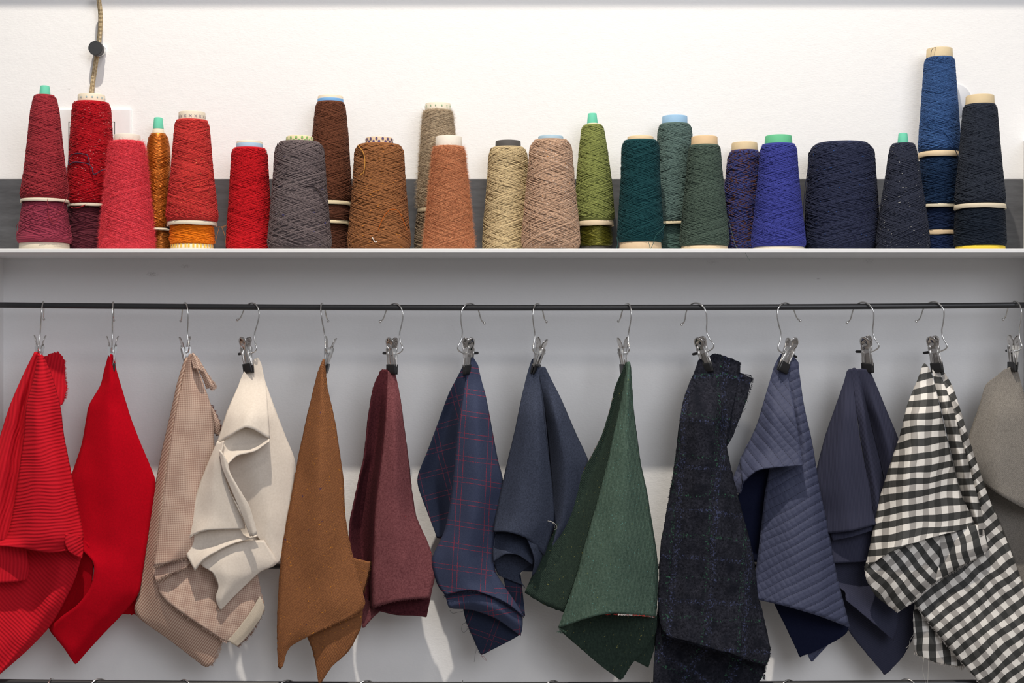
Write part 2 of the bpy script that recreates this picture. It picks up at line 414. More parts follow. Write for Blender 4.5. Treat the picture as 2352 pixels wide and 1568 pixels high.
def prints(root, kx, zb, py, hw, col, kind, n=16, size=.0028):
    """flat printed stars / dots / crosses wrapped on the paper collar"""
    Vs, F, off = [], [], 0
    rows = [py] if kind != 'dot' else [py-3, py+3]
    for ri, pyy in enumerate(rows):
        z0 = (784-pyy)*kx-zb
        for k in range(n):
            a0 = 2*PI*(k+.5*ri+rng.uniform(-.1, .1))/n; r = hw*kx+.0006
            if kind == 'star': pts = [((size*.5 if j % 2 == 0 else size*.2)*math.sin(j*PI/5), (size*.5 if j % 2 == 0 else size*.2)*math.cos(j*PI/5)) for j in range(10)]; shp = [pts]
            elif kind == 'dot': shp = [[(size*.5*math.cos(j*PI/5), size*.5*math.sin(j*PI/5)) for j in range(10)]]
            elif kind == 'bar': q = size*.5; shp = [[(-q*.5, -q), (q*.5, -q), (q*.5, q), (-q*.5, q)]]
            else:
                q = size*.5; w_ = size*.09
                shp = [[(-q-w_, -q), (-q+w_, -q), (q+w_, q), (q-w_, q)], [(-q-w_, q), (-q+w_, q), (q+w_, -q), (q-w_, -q)]]
            for pts in shp:
                for (a, b) in pts:
                    th = a0+a/r; Vs.append((r*math.cos(th), r*math.sin(th), z0+b))
                F.append(tuple(range(off, off+len(pts)))); off += len(pts)
    host = next((c for c in root.children if c.name.startswith('paper_collar' if kind != 'bar' else 'cone_base')), root)
    link('printed_pattern', mesh_np('printed_pattern', Vs, F, smooth=False, mats=[card(col)]), host, kind='stuff')

KR = '#d8cdb8'; CR = '#ddd2bd'; NATC = '#c9ab86'; TEAL = '#63c0a2'
FR, BK = -.104, -.046
# A left stack
A2 = cone('plum crimson yarn cone at the far left, bottom of its stack of two', 102, -.112, [(464, 48), (480, 50), (520, 56), (552, 62), (559, 60)], '#9a3a4e', nt=46, turns=.8, wd=.0005, ring=(559, 571, 55, KR), group='stacked lower yarn cones')
A1 = cone('dusky crimson yarn cone with a teal tip, top of the far left stack', 103, -.112, [(219, 24), (260, 31), (330, 38), (400, 46), (450, 54), (459, 53)], '#a13038', '#6e1d26',
     top=[(197, 10, 220, 12.5, TEAL, 'tip')], ring=(459, 466, 53.5, KR), nt=114, turns=3.0, lift=.0016, wd=.00062)
red_t = card('#8e1c28')
thread(A1[0], [(137, 315, -.135), (142, 350, -.142), (153, 400, -.147), (156, 440, -.149), (145, 470, -.152), (135, 490, -.155), (110, 470, -.153), (110, 455, -.150)], red_t)
thread(A2[0], [(110, 466, -.148), (112, 495, -.150), (125, 515, -.152), (130, 500, -.151), (115, 502, -.150), (80, 508, -.146), (60, 515, -.139), (42, 512, -.118), (37, 530, -.112), (43, 558, -.116)], red_t)
# B red speckled
B2 = cone('dark wine-brown yarn cone under the speckled red cone', 207, -.0445, [(477, 49), (500, 52), (560, 56), (577, 56)], '#5c2530', nt=40, turns=1.0, ring=(577, 581, 50, KR), group='stacked lower yarn cones')
B1 = cone('bright red yarn cone with white flecks and a blue-starred paper collar', 210, -.047, [(236, 42), (300, 46), (380, 51), (440, 56), (470, 57)], '#b50d1c', '#7d0712',
     flecks=[('#f0d6c8', .725, 260)], top=[(218, 30, 237, 30.5, CR, 'paper_collar')], ring=(470, 477, 54, KR), nt=109, turns=2.4, wd=.0005)
prints(B1[0], B1[1], B1[2], 227, 30.3, '#8fb8c4', 'star', 15, .0042)
nv = card('#2b2d45')
thread(B1[0], [(256, 390, -.0865), (236, 390, -.0915), (216, 400, -.0925), (211, 385, -.0925), (201, 376, -.0915), (172, 372, -.084), (158, 378, -.074), (160, 360, -.070), (175, 352, -.083), (195, 354, -.089), (201, 358, -.090), (206, 375, -.092)], nv, .0009)
thread(B1[0], [(157, 470, -.062), (168, 478, -.085), (185, 475, -.097), (196, 470, -.098)], card('#9c2028'), .0009)
# C mohair red
cone('fuzzy mohair yarn cone in raspberry red, in front of the speckled red one', 292, -.108, [(325, 37), (370, 42), (430, 48), (500, 55), (560, 61), (570.5, 60)], '#e64a55', '#c63a48',
     top=[(310, 29.5, 327, 30.5, '#d9cdc0', 'paper_collar')], nt=56, turns=2.2, wd=.0006, fuzzy=34000, fuzzlen=.0075)
# D copper stack
D2 = cone('copper metallic yarn cone, bottom of the slim stack', 370, -.036, [(530, 17), (560, 21), (577, 23)], '#a8631f', nt=50, turns=1.2, metal=True, glitter=True, wd=.0004, ring=(577, 580, 20, KR), group='stacked lower yarn cones')
D1 = cone('slim copper metallic yarn cone with a teal tip', 363.5, -.036, [(307, 20), (330, 24), (365, 27), (420, 24), (480, 20), (525, 18)], '#cc7420', '#9a4c10',
     top=[(295, 12, 308, 14, CR, 'paper_collar'), (270, 9.5, 296, 12.3, TEAL, 'tip')], ring=(525.5, 530, 25, KR), nt=96, turns=3.0, wd=.00036, lift=.0010, metal=True, glitter=True)
# E coral red on orange
E2 = cone('bright orange yarn cone with a striped yellow base, under the coral cone', 441, -.108, [(518, 49), (535, 50), (555, 51), (562, 50)], '#f07d12', nt=40, turns=.6, wd=.0005, ring=(562, 571, 48, '#e9dcc0'), group='stacked lower yarn cones')
E1 = cone('coral red yarn cone with a cross-printed paper collar, above the orange one', 441, -.108, [(277, 38.5), (330, 42), (400, 48), (470, 56), (500, 59.5), (510, 58)], '#cc3a36', '#a02624',
     flecks=[('#f0b070', .735, 300)], top=[(258, 30, 278, 30.5, '#d8ccb8', 'paper_collar')], ring=(510, 519, 56, KR), nt=111, turns=2.4, wd=.0005)
prints(E1[0], E1[1], E1[2], 270, 30.4, '#77708a', 'cross', 17, .0046)
prints(E2[0], E2[1], E2[2], 566.5, 48.6, '#e6bc4e', 'bar', 34, .0064)
cop = card('#a8611f')
thread(E1[0], [(481, 395, -.135), (478, 412, -.138), (460, 422, -.1475), (440, 428, -.1505), (420, 427, -.1480)], '#b8362c', .0006)
thread(D2[0], [(500, 520, -.085), (514, 522, -.09), (521, 515, -.095)], cop, .0003)
# F bright red
F1 = cone('plain bright red yarn cone with a pale blue band, left of the dark grey-brown cone', 573, -.079, [(341, 39.5), (400, 43), (470, 47), (540, 52), (576, 53)], '#c8141e', '#960c16',
     top=[(325, 29, 343, 29.5, '#dccfba', 'paper_collar'), (329.5, 29.6, 343, 29.9, '#9bb7cd', 'paper_band')], nt=109, turns=2.4, wd=.0005)
thread(F1[0], [(519, 518, -.118), (508, 521, -.12), (500, 522, -.121)], cop, .00035)
thread(F1[0], [(509, 521, -.122), (516, 540, -.124), (518, 560, -.125)], cop, .00035)
thread(F1[0], [(503, 524, -.122), (497, 545, -.124), (494, 560, -.125)], cop, .00035)
# G grey brown
G1 = cone('thick dark grey-brown wool cone with a green-dotted collar', 688, -.114, [(327, 52), (345, 55), (420, 60), (500, 67), (560, 72.5), (570.5, 71)], '#6a5e5e', '#4a4042',
     flecks=[('#40407a', .76, 120), ('#8d7f80', .70, 300)], top=[(314, 30, 329, 31, '#d9cba6', 'paper_collar')], nt=109, turns=1.7, wd=.00095, lift=.0013, round_top=6)
prints(G1[0], G1[1], G1[2], 322, 31.0, '#8fbf6a', 'dot', 15, .0042)
thread(G1[0], [(622, 455, -.128), (660, 462, -.154), (683, 462, -.158), (690, 440, -.158), (705, 427, -.156), (728, 432, -.149), (745, 460, -.140), (752, 478, -.137)], '#4a4042', .0010)
# H brown tall stack
H3 = cone('chestnut brown yarn cone, lowest of the tall brown stack', 761, -.0355, [(516, 39), (545, 41), (578, 42)], '#5a3526', nt=40, turns=.8, ring=(578, 582, 42, KR), group='stacked lower yarn cones')
H2 = cone('chestnut brown yarn cone, middle of the tall brown stack', 759, -.0375, [(473, 45), (490, 47), (508, 47)], '#5f3828', nt=34, turns=.6, ring=(508, 516, 45, '#d9c9a6'), group='stacked lower yarn cones')
H1 = cone('chestnut brown yarn cone with a blue-banded collar, top of the tall brown stack', 759, -.038, [(235, 33), (300, 39.5), (370, 44), (440, 49), (464, 50)], '#6c3f2a', '#43251a',
     top=[(221, 28.5, 237, 29, '#ddd0ba', 'paper_collar'), (227.5, 29.3, 237, 29.5, '#6d9fce', 'paper_band')], ring=(464, 473, 48.5, '#d9c9a6'), nt=109, turns=2.4, wd=.0005)
# I tweed brown
I1 = cone('thick caramel tweed wool cone with orange flecks and a purple-dotted collar', 871, -.104, [(333, 53), (350, 55), (430, 60), (510, 67), (555, 72), (569.5, 70)], '#92603a', '#683f26',
     flecks=[('#c07a34', .71, 140), ('#50508a', .80, 130)], top=[(317, 31, 334, 31.5, '#d3b99a', 'paper_collar')], nt=114, turns=1.8, wd=.00095, lift=.0015, round_top=6)
prints(I1[0], I1[1], I1[2], 325, 31.4, '#5a4a78', 'dot', 15, .0044)
thread(I1[0], [(822, 333, -.136), (835, 352, -.143), (838, 375, -.146), (835, 395, -.147), (826, 402, -.145)], '#b98340', .0009)
thread(I1[0], [(868, 530, -.157), (880, 500, -.1565), (896, 482, -.153), (915, 485, -.149), (930, 515, -.143), (934, 528, -.141)], '#c4621f', .0005)
thread(I1[0], [(855, 545, -.158), (862, 556, -.159), (866, 553, -.159)], '#e6e2dc', .0007)
# J beige mohair stack
J2 = cone('beige mohair yarn cone, bottom of the taupe stack', 1003, -.038, [(489, 45), (530, 49), (578, 52)], '#8e7c66', nt=40, turns=1.0, wd=.0007, fuzzy=900, fuzzlen=.005, ring=(578, 582, 46, KR), group='stacked lower yarn cones')
J1 = cone('fuzzy taupe mohair cone with a green-starred collar, top of its stack', 1006, -.038, [(254, 33), (300, 37), (370, 42), (440, 47), (479, 48)], '#b5a288', '#8f7f69',
     top=[(238, 29, 256, 30, '#ddd4c0', 'paper_collar')], ring=(479, 489, 47, '#d3c3a2'), nt=70, turns=2.4, wd=.0007, fuzzy=22000, fuzzlen=.008)
prints(J1[0], J1[1], J1[2], 246, 30.0, '#86b58c', 'star', 15, .0040)
# K rust mohair
K1 = cone('fuzzy rust-orange mohair cone with a plain cream collar', 1031, -.117, [(337, 35), (380, 39), (440, 45), (510, 52), (560, 57), (570.5, 57)], '#cb8a62', '#a86c4c',
     top=[(314, 30, 339, 31, '#ded5c8', 'paper_collar')], nt=60, turns=2.2, wd=.0006, fuzzy=34000, fuzzlen=.007)
# L linen
L1 = cone('natural cream linen yarn cone with a dark glittery collar', 1167, -.0495, [(339, 40), (355, 43), (420, 47), (500, 54), (560, 58), (579, 58)], '#c8b48c', '#8f7b58',
     top=[(324, 28.5, 341, 29.5, '#4a4745', 'paper_collar')], nt=117, turns=2.0, wd=.00085, lift=.0015, round_top=4)
# M tan
M1 = cone('thick pinkish tan tweed cone with a pale blue collar', 1265, -.117, [(322, 44), (340, 47.5), (410, 53), (490, 61), (555, 67), (570, 65)], '#b8987f', '#8a6b56',
     flecks=[('#d8862f', .755, 120), ('#e0d0c4', .68, 330)], top=[(313, 28.5, 324, 29, '#9fb9c9', 'paper_collar')], nt=114, turns=1.8, wd=.00095, lift=.0014, round_top=6)
# N olive
N2 = cone('glittering black and gold olive yarn cone, bottom of the slim green stack', 1368, -.045, [(520, 37), (545, 38), (566, 38)], '#6c6a1c', '#1c1c0a', nt=46, turns=.6, metal=True, glitter=True, wd=.0004, ring=(566, 580, 36, '#3b3732'), group='stacked lower yarn cones')
N1 = cone('olive green yarn cone with a teal tip', 1367, -.045, [(287, 24), (340, 31), (400, 38), (450, 42), (508, 44)], '#878e4e', '#636a3c',
     top=[(283, 13, 288, 14, '#cfc6a8', 'paper_collar'), (260, 9.8, 285, 12.6, TEAL, 'tip')], ring=(508, 520, 42, '#d3bfa2'), nt=119, turns=2.6, wd=.0006, lift=.0014)
N1[0].rotation_euler.y = math.radians(-1.5)
# O teal
O1 = cone('deep teal green yarn cone standing on a bare kraft base', 1471, -.110, [(323, 40), (340, 43), (400, 44), (480, 49), (540, 53), (557, 51)], '#174549', '#0b2a30',
     top=[(314, 29.5, 325, 30, '#d8c09a', 'paper_collar')], ring=(557, 571, 47.5, '#cdb594'), nt=109, turns=2.0, wd=.0005)
teal_t = card('#17504f')
thread(O1[0], [(1530, 512, -.13), (1520, 528, -.147), (1507, 540, -.150), (1500, 560, -.151), (1494, 570, -.152), (1490, 556, -.152)], teal_t, .0004)
thread(O1[0], [(1417, 545, -.128), (1419, 560, -.128), (1416, 571, -.128)], teal_t, .0004)
# P grey-green
P2 = cone('grey-green yarn cone, bottom of the stack behind the two dark green cones', 1551, -.036, [(517, 46), (545, 48), (578, 48)], '#4a625c', nt=40, turns=.8, ring=(578, 582, 44, KR), group='stacked lower yarn cones')
P1 = cone('tall grey-green yarn cone with a sky blue collar', 1550, -.042, [(285, 36), (300, 38), (380, 43), (450, 48), (511, 52)], '#5c716c', '#3c4c48',
     top=[(267, 28.5, 287, 29, '#8fb4d2', 'paper_collar')], ring=(511, 517, 50, '#d6c7a6'), nt=114, turns=2.6, wd=.0006, lift=.0013)
# Q dark sage
Q1 = cone('dark sage green yarn cone with a plain kraft collar', 1618, -.108, [(334, 36), (380, 39), (440, 45), (510, 52), (555, 57), (566, 56)], '#4d5d52', '#333f39',
     top=[(314, 29.5, 336, 30.5, '#d2b48c', 'paper_collar')], ring=(566, 571, 53, '#d8c2a0'), nt=109, turns=2.4, wd=.0005)
thread(Q1[0], [(1672, 500, -.12), (1680, 530, -.13), (1688, 560, -.14), (1695, 571.5, -.157), (1708, 575, -.1625), (1718, 592, -.1640), (1724, 600, -.1640)], '#5b6e64', .0003)
# R blue brown
R1 = cone('mottled blue and brown yarn cone between the sage and royal blue cones', 1710, -.042, [(346, 34), (360, 37), (440, 45), (520, 43), (581, 42)], '#35407c', '#3a2a2c',
     flecks=[('#5a3a2e', .56, 200)], top=[(328, 29, 348, 30, '#ccb793', 'paper_collar')], nt=80, turns=2.0, wd=.0008, lift=.0013)
# S royal blue
S1 = cone('royal blue yarn cone with a bright green collar', 1788, -.108, [(332, 40), (350, 41.5), (400, 45), (470, 52), (540, 60), (568, 62)], '#3f4596', '#2a2e70',
     top=[(312, 30, 334, 31.5, '#5cb384', 'paper_collar')], ring=(568, 571.3, 58, '#d8cdb8'), nt=109, turns=2.4, wd=.0005)
# T big navy
T1 = cone('very wide dark navy yarn cone, the broadest on the shelf', 1933, -.0695, [(330, 66), (345, 73), (400, 76), (480, 82), (540, 83), (562, 84), (577, 79)], '#2b3048', '#1c2034',
     flecks=[('#2f5aa0', .735, 130), ('#7a3a2a', .80, 90)], top=[(328, 33, 332, 34, '#b58a64', 'paper_collar')], nt=130, turns=1.8, wd=.0006, lift=.0012, round_top=8)
thread(T1[0], [(2022, 470, -.12), (2010, 478, -.14), (1990, 482, -.15), (1980, 500, -.153), (1968, 535, -.156), (1955, 562, -.158)], '#1c1f38', .0006)
thread(T1[0], [(1862, 372, -.10), (1852, 410, -.10), (1846, 470, -.10), (1844, 510, -.1)], '#1c1f38', .0005)
# U charcoal flecked
U1 = cone('slim charcoal yarn cone with white flecks and a teal tip', 2074, -.121, [(330, 27), (350, 31), (400, 38), (470, 49), (540, 58), (570.5, 60)], '#2e3242', '#1f2330',
     flecks=[('#d8d6cc', .735, 230)], top=[(306, 9.8, 331, 12.5, TEAL, 'tip')], nt=109, turns=2.2, wd=.0006)
# V tall blue stack
V4 = cone('deep navy yarn cone, lowest of the tallest stack', 2160, -.036, [(540, 40), (580, 42)], '#16264a', nt=34, turns=.5, ring=(580, 583, 36, KR), group='stacked lower yarn cones')
V3 = cone('midnight blue yarn cone, third down in the tallest stack', 2160, -.036, [(478, 42), (510, 43), (530, 43)], '#142443', nt=34, turns=.6, ring=(530, 540, 41, '#cdb594'), group='stacked lower yarn cones')
V2_ = cone('navy yarn cone, second down in the tallest stack', 2158, -.040, [(363, 44), (400, 46), (440, 45), (470, 45)], '#17304f', '#0e1d36', nt=56, turns=1.2, ring=(470, 478, 43, '#d6ccb4'), group='stacked lower yarn cones')
V1 = cone('denim blue yarn cone crowning the tallest stack', 2158, -.040, [(133, 33), (180, 36), (250, 41), (310, 45.5), (350, 48)], '#375788', '#23385e',
     flecks=[('#4a7ab0', .70, 260)], top=[(112, 28.5, 135, 30, '#cdbb98', 'paper_collar')], ring=(350.5, 363, 47, '#d8c2a0'), nt=117, turns=2.6, wd=.0006)
thread(V1[0], [(2156, 131, -.062), (2140, 132, -.067), (2139, 120, -.065), (2142, 112, -.063), (2150, 109, -.058), (2156, 112, -.050)], '#1a2238', .0004)
thread(V1[0], [(2116, 262, -.058), (2140, 285, -.073), (2170, 305, -.0765), (2190, 335, -.074), (2202, 362, -.067)], '#24406c', .0005)
# W charcoal navy
W2_ = cone('blue-black yarn cone on a yellow base at the far right, bottom of its stack', 2251, -.106, [(481, 54), (520, 56), (555, 58), (566, 57)], '#18212e', nt=56, turns=1.0, ring=(566, 571.2, 55, '#e6c63c'), group='stacked lower yarn cones')
W1 = cone('charcoal navy yarn cone with a kraft collar, top of the far right stack', 2251, -.106, [(241, 37), (300, 41), (370, 47), (440, 54), (470, 56.5)], '#2a303c', '#191d27',
     top=[(220, 31, 243, 32.5, '#cdb994', 'paper_collar')], ring=(470.5, 481, 57, '#d6c9b0'), nt=117, turns=2.4, wd=.0007)
#CONES_END

# ------------------------------------------------------------ hanging rods
RODY = -.088
def rod(name, py_mid, sag, x0, x1, Y, r, mat, label, py_end=None, cat='rod', curl=False):
    pts = []
    for t in np.linspace(-1, 1, 21):
        x = (x0+x1)/2+(x1-x0)/2*t; z = PX(0, py_mid-sag*t*t, Y)[2]; pts.append((x, Y, z))
    V, F, U = tube(catmull(pts, 2), r, 14)
    return link(name, mesh_np(name, V, F, U, mats=[mat]), label=label, category=cat)
rod('hanging_rod', 706.5, 6.5, -XR+.004, XR-.004, RODY, .0050, M_RODB, 'black metal hanging rod below the shelf, holding the clip hangers')
rod('hanging_rod', 1300.5, 2, -XR+.004, XR-.004, -.022, .0045, M_RODB, 'thin black metal rod close to the wall behind the hanging swatches')
rod('hanging_rod', 1573, 7, -XR+.004, XR-.004, RODY, .0055, M_RODB, 'black metal rod of the next rack along the bottom edge')

# ------------------------------------------------------------ clip hangers
def smooth(x, a, b): 
    t = np.clip((x-a)/(b-a), 0, 1); return t*t*(3-2*t)
U1 = 1/1360.0
def build_clip_meshes():
    ms = {}
    # hook wire in local (y,z) plane, apex over the rod
    hp = [(-37, 72), (-31, 74), (-25, 81), (-17, 97), (-8, 107), (6, 112.5), (20, 109), (30, 98), (33, 84), (29, 64), (23, 44), (25, 26), (32, 10), (28, 2), (16, -2), (4, -1), (-6, 0)]
    P = catmull([(0, a*U1, b*U1) for a, b in hp], 6)
    V, F, U = tube(P, 1.75*U1, 10); ms['hook'] = mesh_np('hook', V, F, U, mats=[M_WIRE])
    th = np.linspace(0, PI, 8); V, F, U = lathe([(max(1e-5, 3.4*U1*math.sin(t)), -3.4*U1*math.cos(t)) for t in th], 12)
    V = V+np.array([0, -37*U1, 71*U1]); ms['hook_tip'] = mesh_np('hook_tip', V, F, U, mats=[M_WIRE])
    # leaf
    zs = np.linspace(34, -34, 40); ss = np.linspace(-1, 1, 21)
    V = []; 
    for z in zs:
        wv = 12.2 - 1.6*smooth(z, 20, 0)*(1-smooth(z, 0, -20)) if z < 22 else 12.2
        if z > 22: wv = math.sqrt(max(.02, 12.2**2-(z-22)**2))
        wv += 1.4*float(smooth(-z, 5, 32))
        for s in ss:
            x = 3.0+11.0*max(0, (z+8)/42.0)**1.0 + 3.2*float(smooth(-z, -6, 6))
            if z < -8: x = 6.2-3.0*(-z-8)/26.0
            x += -2.6*s*s                         # curved channel section
            x += -2.6*math.exp(-((z-20)**2/40+(s*12)**2/40))   # thumb dimple
            x += 1.3*math.exp(-(s/.32)**2)*float(smooth(-z, -4, 8))  # raised rib
            V.append((x, s*wv, z))
    V = np.array(V)*U1; F = [(i*21+j, i*21+j+1, (i+1)*21+j+1, (i+1)*21+j) for i in range(39) for j in range(20)]
    ms['leaf'] = mesh_np('leaf', V, F, V[:, 1:3]*100, mats=[M_CHROME])
    # rubber tip
    V = []; zs = np.linspace(-28, -51, 8); n = 20
    for z in zs:
        wv = 13.6+.6*(z+28)/-23; cx = 3.9-1.2*(z+28)/-23; tx = 3.0*(1-.55*float(smooth(-z, 44, 51)))
        for k in range(n):
            a = 2*PI*k/n; c, s = math.cos(a), math.sin(a)
            V.append((cx+tx*np.sign(c)*abs(c)**.6, wv*np.sign(s)*abs(s)**.35, z))
    F = [(i*n+j, i*n+(j+1) % n, (i+1)*n+(j+1) % n, (i+1)*n+j) for i in range(7) for j in range(n)]+[tuple(range(n))[::-1], tuple(range(7*n, 8*n))]
    ms['rubber_tip'] = mesh_np('rubber_tip', np.array(V)*U1, F, mats=[M_RUB])
    # side plate
    prof = [(-10.5, 7), (-9, 10), (9, 10), (10.5, 7), (5, -22), (3, -30), (-3, -30), (-5, -22)]
    V = [(a*U1, y*U1, b*U1) for y in (8.8, 10.2) for a, b in prof]; n = 8
    F = [tuple(range(n))[::-1], tuple(range(n, 2*n))]+[(j, (j+1) % n, n+(j+1) % n, n+j) for j in range(n)]
    ms['side_plate'] = mesh_np('side_plate', V, F, smooth=False, mats=[M_STEEL])
    # spring coil + arms
    t = np.linspace(0, 4*2*PI, 60); P = np.stack([4.2*np.cos(t), np.linspace(-6, 6, 60), 4.2*np.sin(t)-4], -1)
    P = np.concatenate([[(9.5, -5, 14), (7, -6, 6)], P, [(-7, 6, 6), (-9.5, 5, 14)]])*U1
    V, F, U = tube(P, .9*U1, 6); ms['spring'] = mesh_np('spring', V, F, U, mats=[M_WIRE])
    P = np.array([(0, 12, -3), (0, -10, -3)])*U1; V, F, U = tube(P, 1.6*U1, 10); ms['pivot'] = mesh_np('pivot', V, F, U, mats=[M_WIRE])
    P = np.array([(0, -9, -2), (0, -12, -2), (0, -26, -2), (0, -28.4, -2)])*U1; V, F, U = tube(P, np.array([3.2, 3.2, 3.2, 1.6])*U1, 12)
    ms['pin'] = mesh_np('pin', V, F, U, mats=[M_RUB])
    return ms
M_STEEL = NT('bright_steel', .3, Metallic=.9); M_STEEL.col((.80, .80, .79)); M_STEEL = M_STEEL.m
CM = build_clip_meshes()
def hanger(apx, beta, label, roll=0, rock=0, rodY=RODY, pyrod=None, full=True, sway=0.0):
    b = math.radians(beta)
    ydir = np.array([math.cos(b), -math.sin(b), 0])
    a0 = apx
    x = PX(a0, 700, rodY)[0]
    t = x/XR; rz = (PX(0, (706.5 if pyrod is None else pyrod)-6.5*t*t, rodY))[2]
    # wire apex rests on the rod top
    apex = np.array([x, rodY, rz+.0056+1.75*U1+(.0005 if pyrod else 0)])
    loc = apex-ydir*6*U1-np.array([0, 0, 112.5*U1])
    SW = Matrix.Rotation(-math.radians(sway), 3, 'Y'); loc = np.array(Vector(apex)+SW @ (Vector(loc)-Vector(apex)))
    root = empty('clip_hanger', tuple(loc), label=label, category='hanger', group='chrome clip hangers on the rods')
    def add(nm, me, rz=0.0, clip=True, **pr):
        o = link(nm, me, root, **pr)
        o.rotation_mode = 'XYZ'
        ang = math.atan2(ydir[1], ydir[0])-PI/2
        R = Matrix.Rotation(ang, 4, 'Z')
        if clip: R = R @ Matrix.Rotation(math.radians(rock), 4, 'Y') @ Matrix.Rotation(math.radians(roll), 4, 'X')
        if rz: R = R @ Matrix.Rotation(rz, 4, 'Z')
        o.matrix_local = SW.to_4x4() @ R
        return o
    hk = add('hook', CM['hook'], clip=False); link('hook_tip', CM['hook_tip'], hk)
    for k in (0, PI):
        o = add('leaf', CM['leaf'], k); m = o.modifiers.new('thickness', 'SOLIDIFY'); m.thickness = .0007; m.offset = 0
        link('rubber_tip', CM['rubber_tip'], o, label='black rubber tip')
        add('side_plate', CM['side_plate'], k)
    add('spring', CM['spring']); add('pivot', CM['pivot']); add('pin', CM['pin'], label='black plastic pin')
    return root
from mathutils import Matrix
HG = [(100, 77, 'on the left holding the red corduroy', 0, 3, -5), (260, 77, 'holding the plain bright red swatch', 0, 1, -1), (424, 63, 'holding the beige houndstooth check', 0, 2, 2),
      (578, 36, 'holding the cream felt with rolled flap', 12, 3, -4), (740, 94, 'holding the rust-brown tweed', 0, -17, 7), (905, 36, 'holding the maroon wool', 0, 0, 0),
      (1083, 142, 'holding the navy cloth with red windowpane check', -6, 3, -6), (1236, 118, 'holding the plain dark navy wool', 0, -14, 0), (1440, 70, 'holding the green tweed', 0, 6, -3),
      (1592, 36, 'holding the dark plaid boucle', 0, 0, 14), (1805, 149, 'holding the quilted navy fabric', 25, 0, 1), (1977, 40, 'holding the fine navy corduroy', -8, 0, 10),
      (2140, 42, 'holding the black and white gingham', 3, 0, 6), (2329, 74, 'at the right edge holding the grey cloth', 0, -3, 1)]
HROOT = [hanger(a, b, 'chrome clip hanger '+l, roll=r, rock=k, sway=w_) for a, b, l, r, k, w_ in HG]
for i, (a, b) in enumerate([(118, 92), (228, 140), (423, 38), (660, 140), (842, 150), (1062, 88), (1270, 145), (1494, 95), (1811, 146), (2082, 34)]):
    hanger(a, b, 'top loop of a chrome hook on the bottom rod, %s from the left' % ['first', 'second', 'third', 'fourth', 'fifth', 'sixth', 'seventh', 'eighth', 'ninth', 'tenth'][i], pyrod=1573)

# ------------------------------------------------------------ fabrics
def mk_felt(name, c, c2, sc=500, rough=.95, flk=None, big=.25, bmp=.0004, twill=0, tdir=1.0):
    m = NT(name, rough); v = m.obj(); u = m.uv()
    f = m.noise(v, sc, 3, .7); g = m.noise(v, 22, 3)
    cc = m.mix(m.ramp(f, .3, .7), c, c2); cc = m.mix(m.ma('MULTIPLY', g, big), cc, c2)
    h = f
    if twill:
        a, b, _ = m.sep(u); tw = m.ma('SINE', m.ma('MULTIPLY', m.ma('ADD', a, m.ma('MULTIPLY', b, tdir)), twill))
        h = m.ma('ADD', f, m.ma('MULTIPLY', tw, .5)); cc = m.mix(m.ma('MULTIPLY', m.ramp(tw, -1, 1), .22), cc, c2)
    for k, (fc, th, s) in enumerate(flk or []):
        nn = m.noise(m.mapv(v, loc=(k*5+1, k*3, 1)), s, 1.5, .5); cc = m.mix(m.ramp(nn, th, th+.03), cc, fc)
    m.col(cc); m.bump(h, .55, bmp); pass
    return m.m
def mk_cord(name, c, c2, pitch, dist, sheen=0.0):
    m = NT(name, .85); a, b, _ = m.sep(m.uv()); v = m.obj()
    wob = m.ma('MULTIPLY', m.noise(v, 14, 2), .35)
    s = m.ma('SINE', m.ma('MULTIPLY', m.ma('ADD', a, wob), 2*PI/pitch)); f = m.ramp(s, -.9, .7)
    n = m.noise(v, 400, 3); cc = m.mix(f, c2, c); cc = m.mix(m.ma('MULTIPLY', n, .3), cc, c2)
    m.col(cc); m.bump(m.ma('ADD', f, m.ma('MULTIPLY', n, .25)), .9, dist)
    m.b.inputs['Sheen Weight'].default_value = sheen; return m.m
def mk_check(name, c, c2, p):
    m = NT(name, .85); a, b, _ = m.sep(m.uv()); v = m.obj()
    s1 = m.ma('SINE', m.ma('MULTIPLY', a, 2*PI/p)); s2 = m.ma('SINE', m.ma('MULTIPLY', b, 2*PI/p))
    h = m.ma('ADD', s1, s2); f = m.ramp(h, -1.2, 1.2)
    cc = m.mix(f, c2, c); n = m.noise(v, 600, 3); cc = m.mix(m.ma('MULTIPLY', n, .3), cc, c)
    m.col(cc); m.bump(m.ma('ADD', f, n), .5, .0003); return m.m
def line(m, x, period, off, wd):
    f = m.ma('FRACT', m.ma('DIVIDE', m.ma('ADD', x, off+1000*period), period))
    return m.ma('LESS_THAN', m.ma('ABSOLUTE', m.ma('SUBTRACT', f, .5)), wd/period)
def mk_plaid(name, ca, cb, ls_):
    m = NT(name, .85); a, b, _ = m.sep(m.uv()); v = m.obj()
    n = m.noise(v, 500, 3); cc = m.mix(n, ca, cb)
    ls = [line(m, a, 4.7, 0, .055), line(m, a, 4.7, .78, .055), line(m, b, 3.75, 0, .055), line(m, b, 3.75, .78, .055)]
    t = ls[0]
    for x in ls[1:]: t = m.ma('MAXIMUM', t, x)
    dash = m.ramp(m.noise(v, 700, 1), .35, .6)
    cc = m.mix(m.ma('MULTIPLY', m.ma('MULTIPLY', t, dash), ls_), cc, '#93303f')
    m.col(cc); m.bump(n, .4, .0003); return m.m
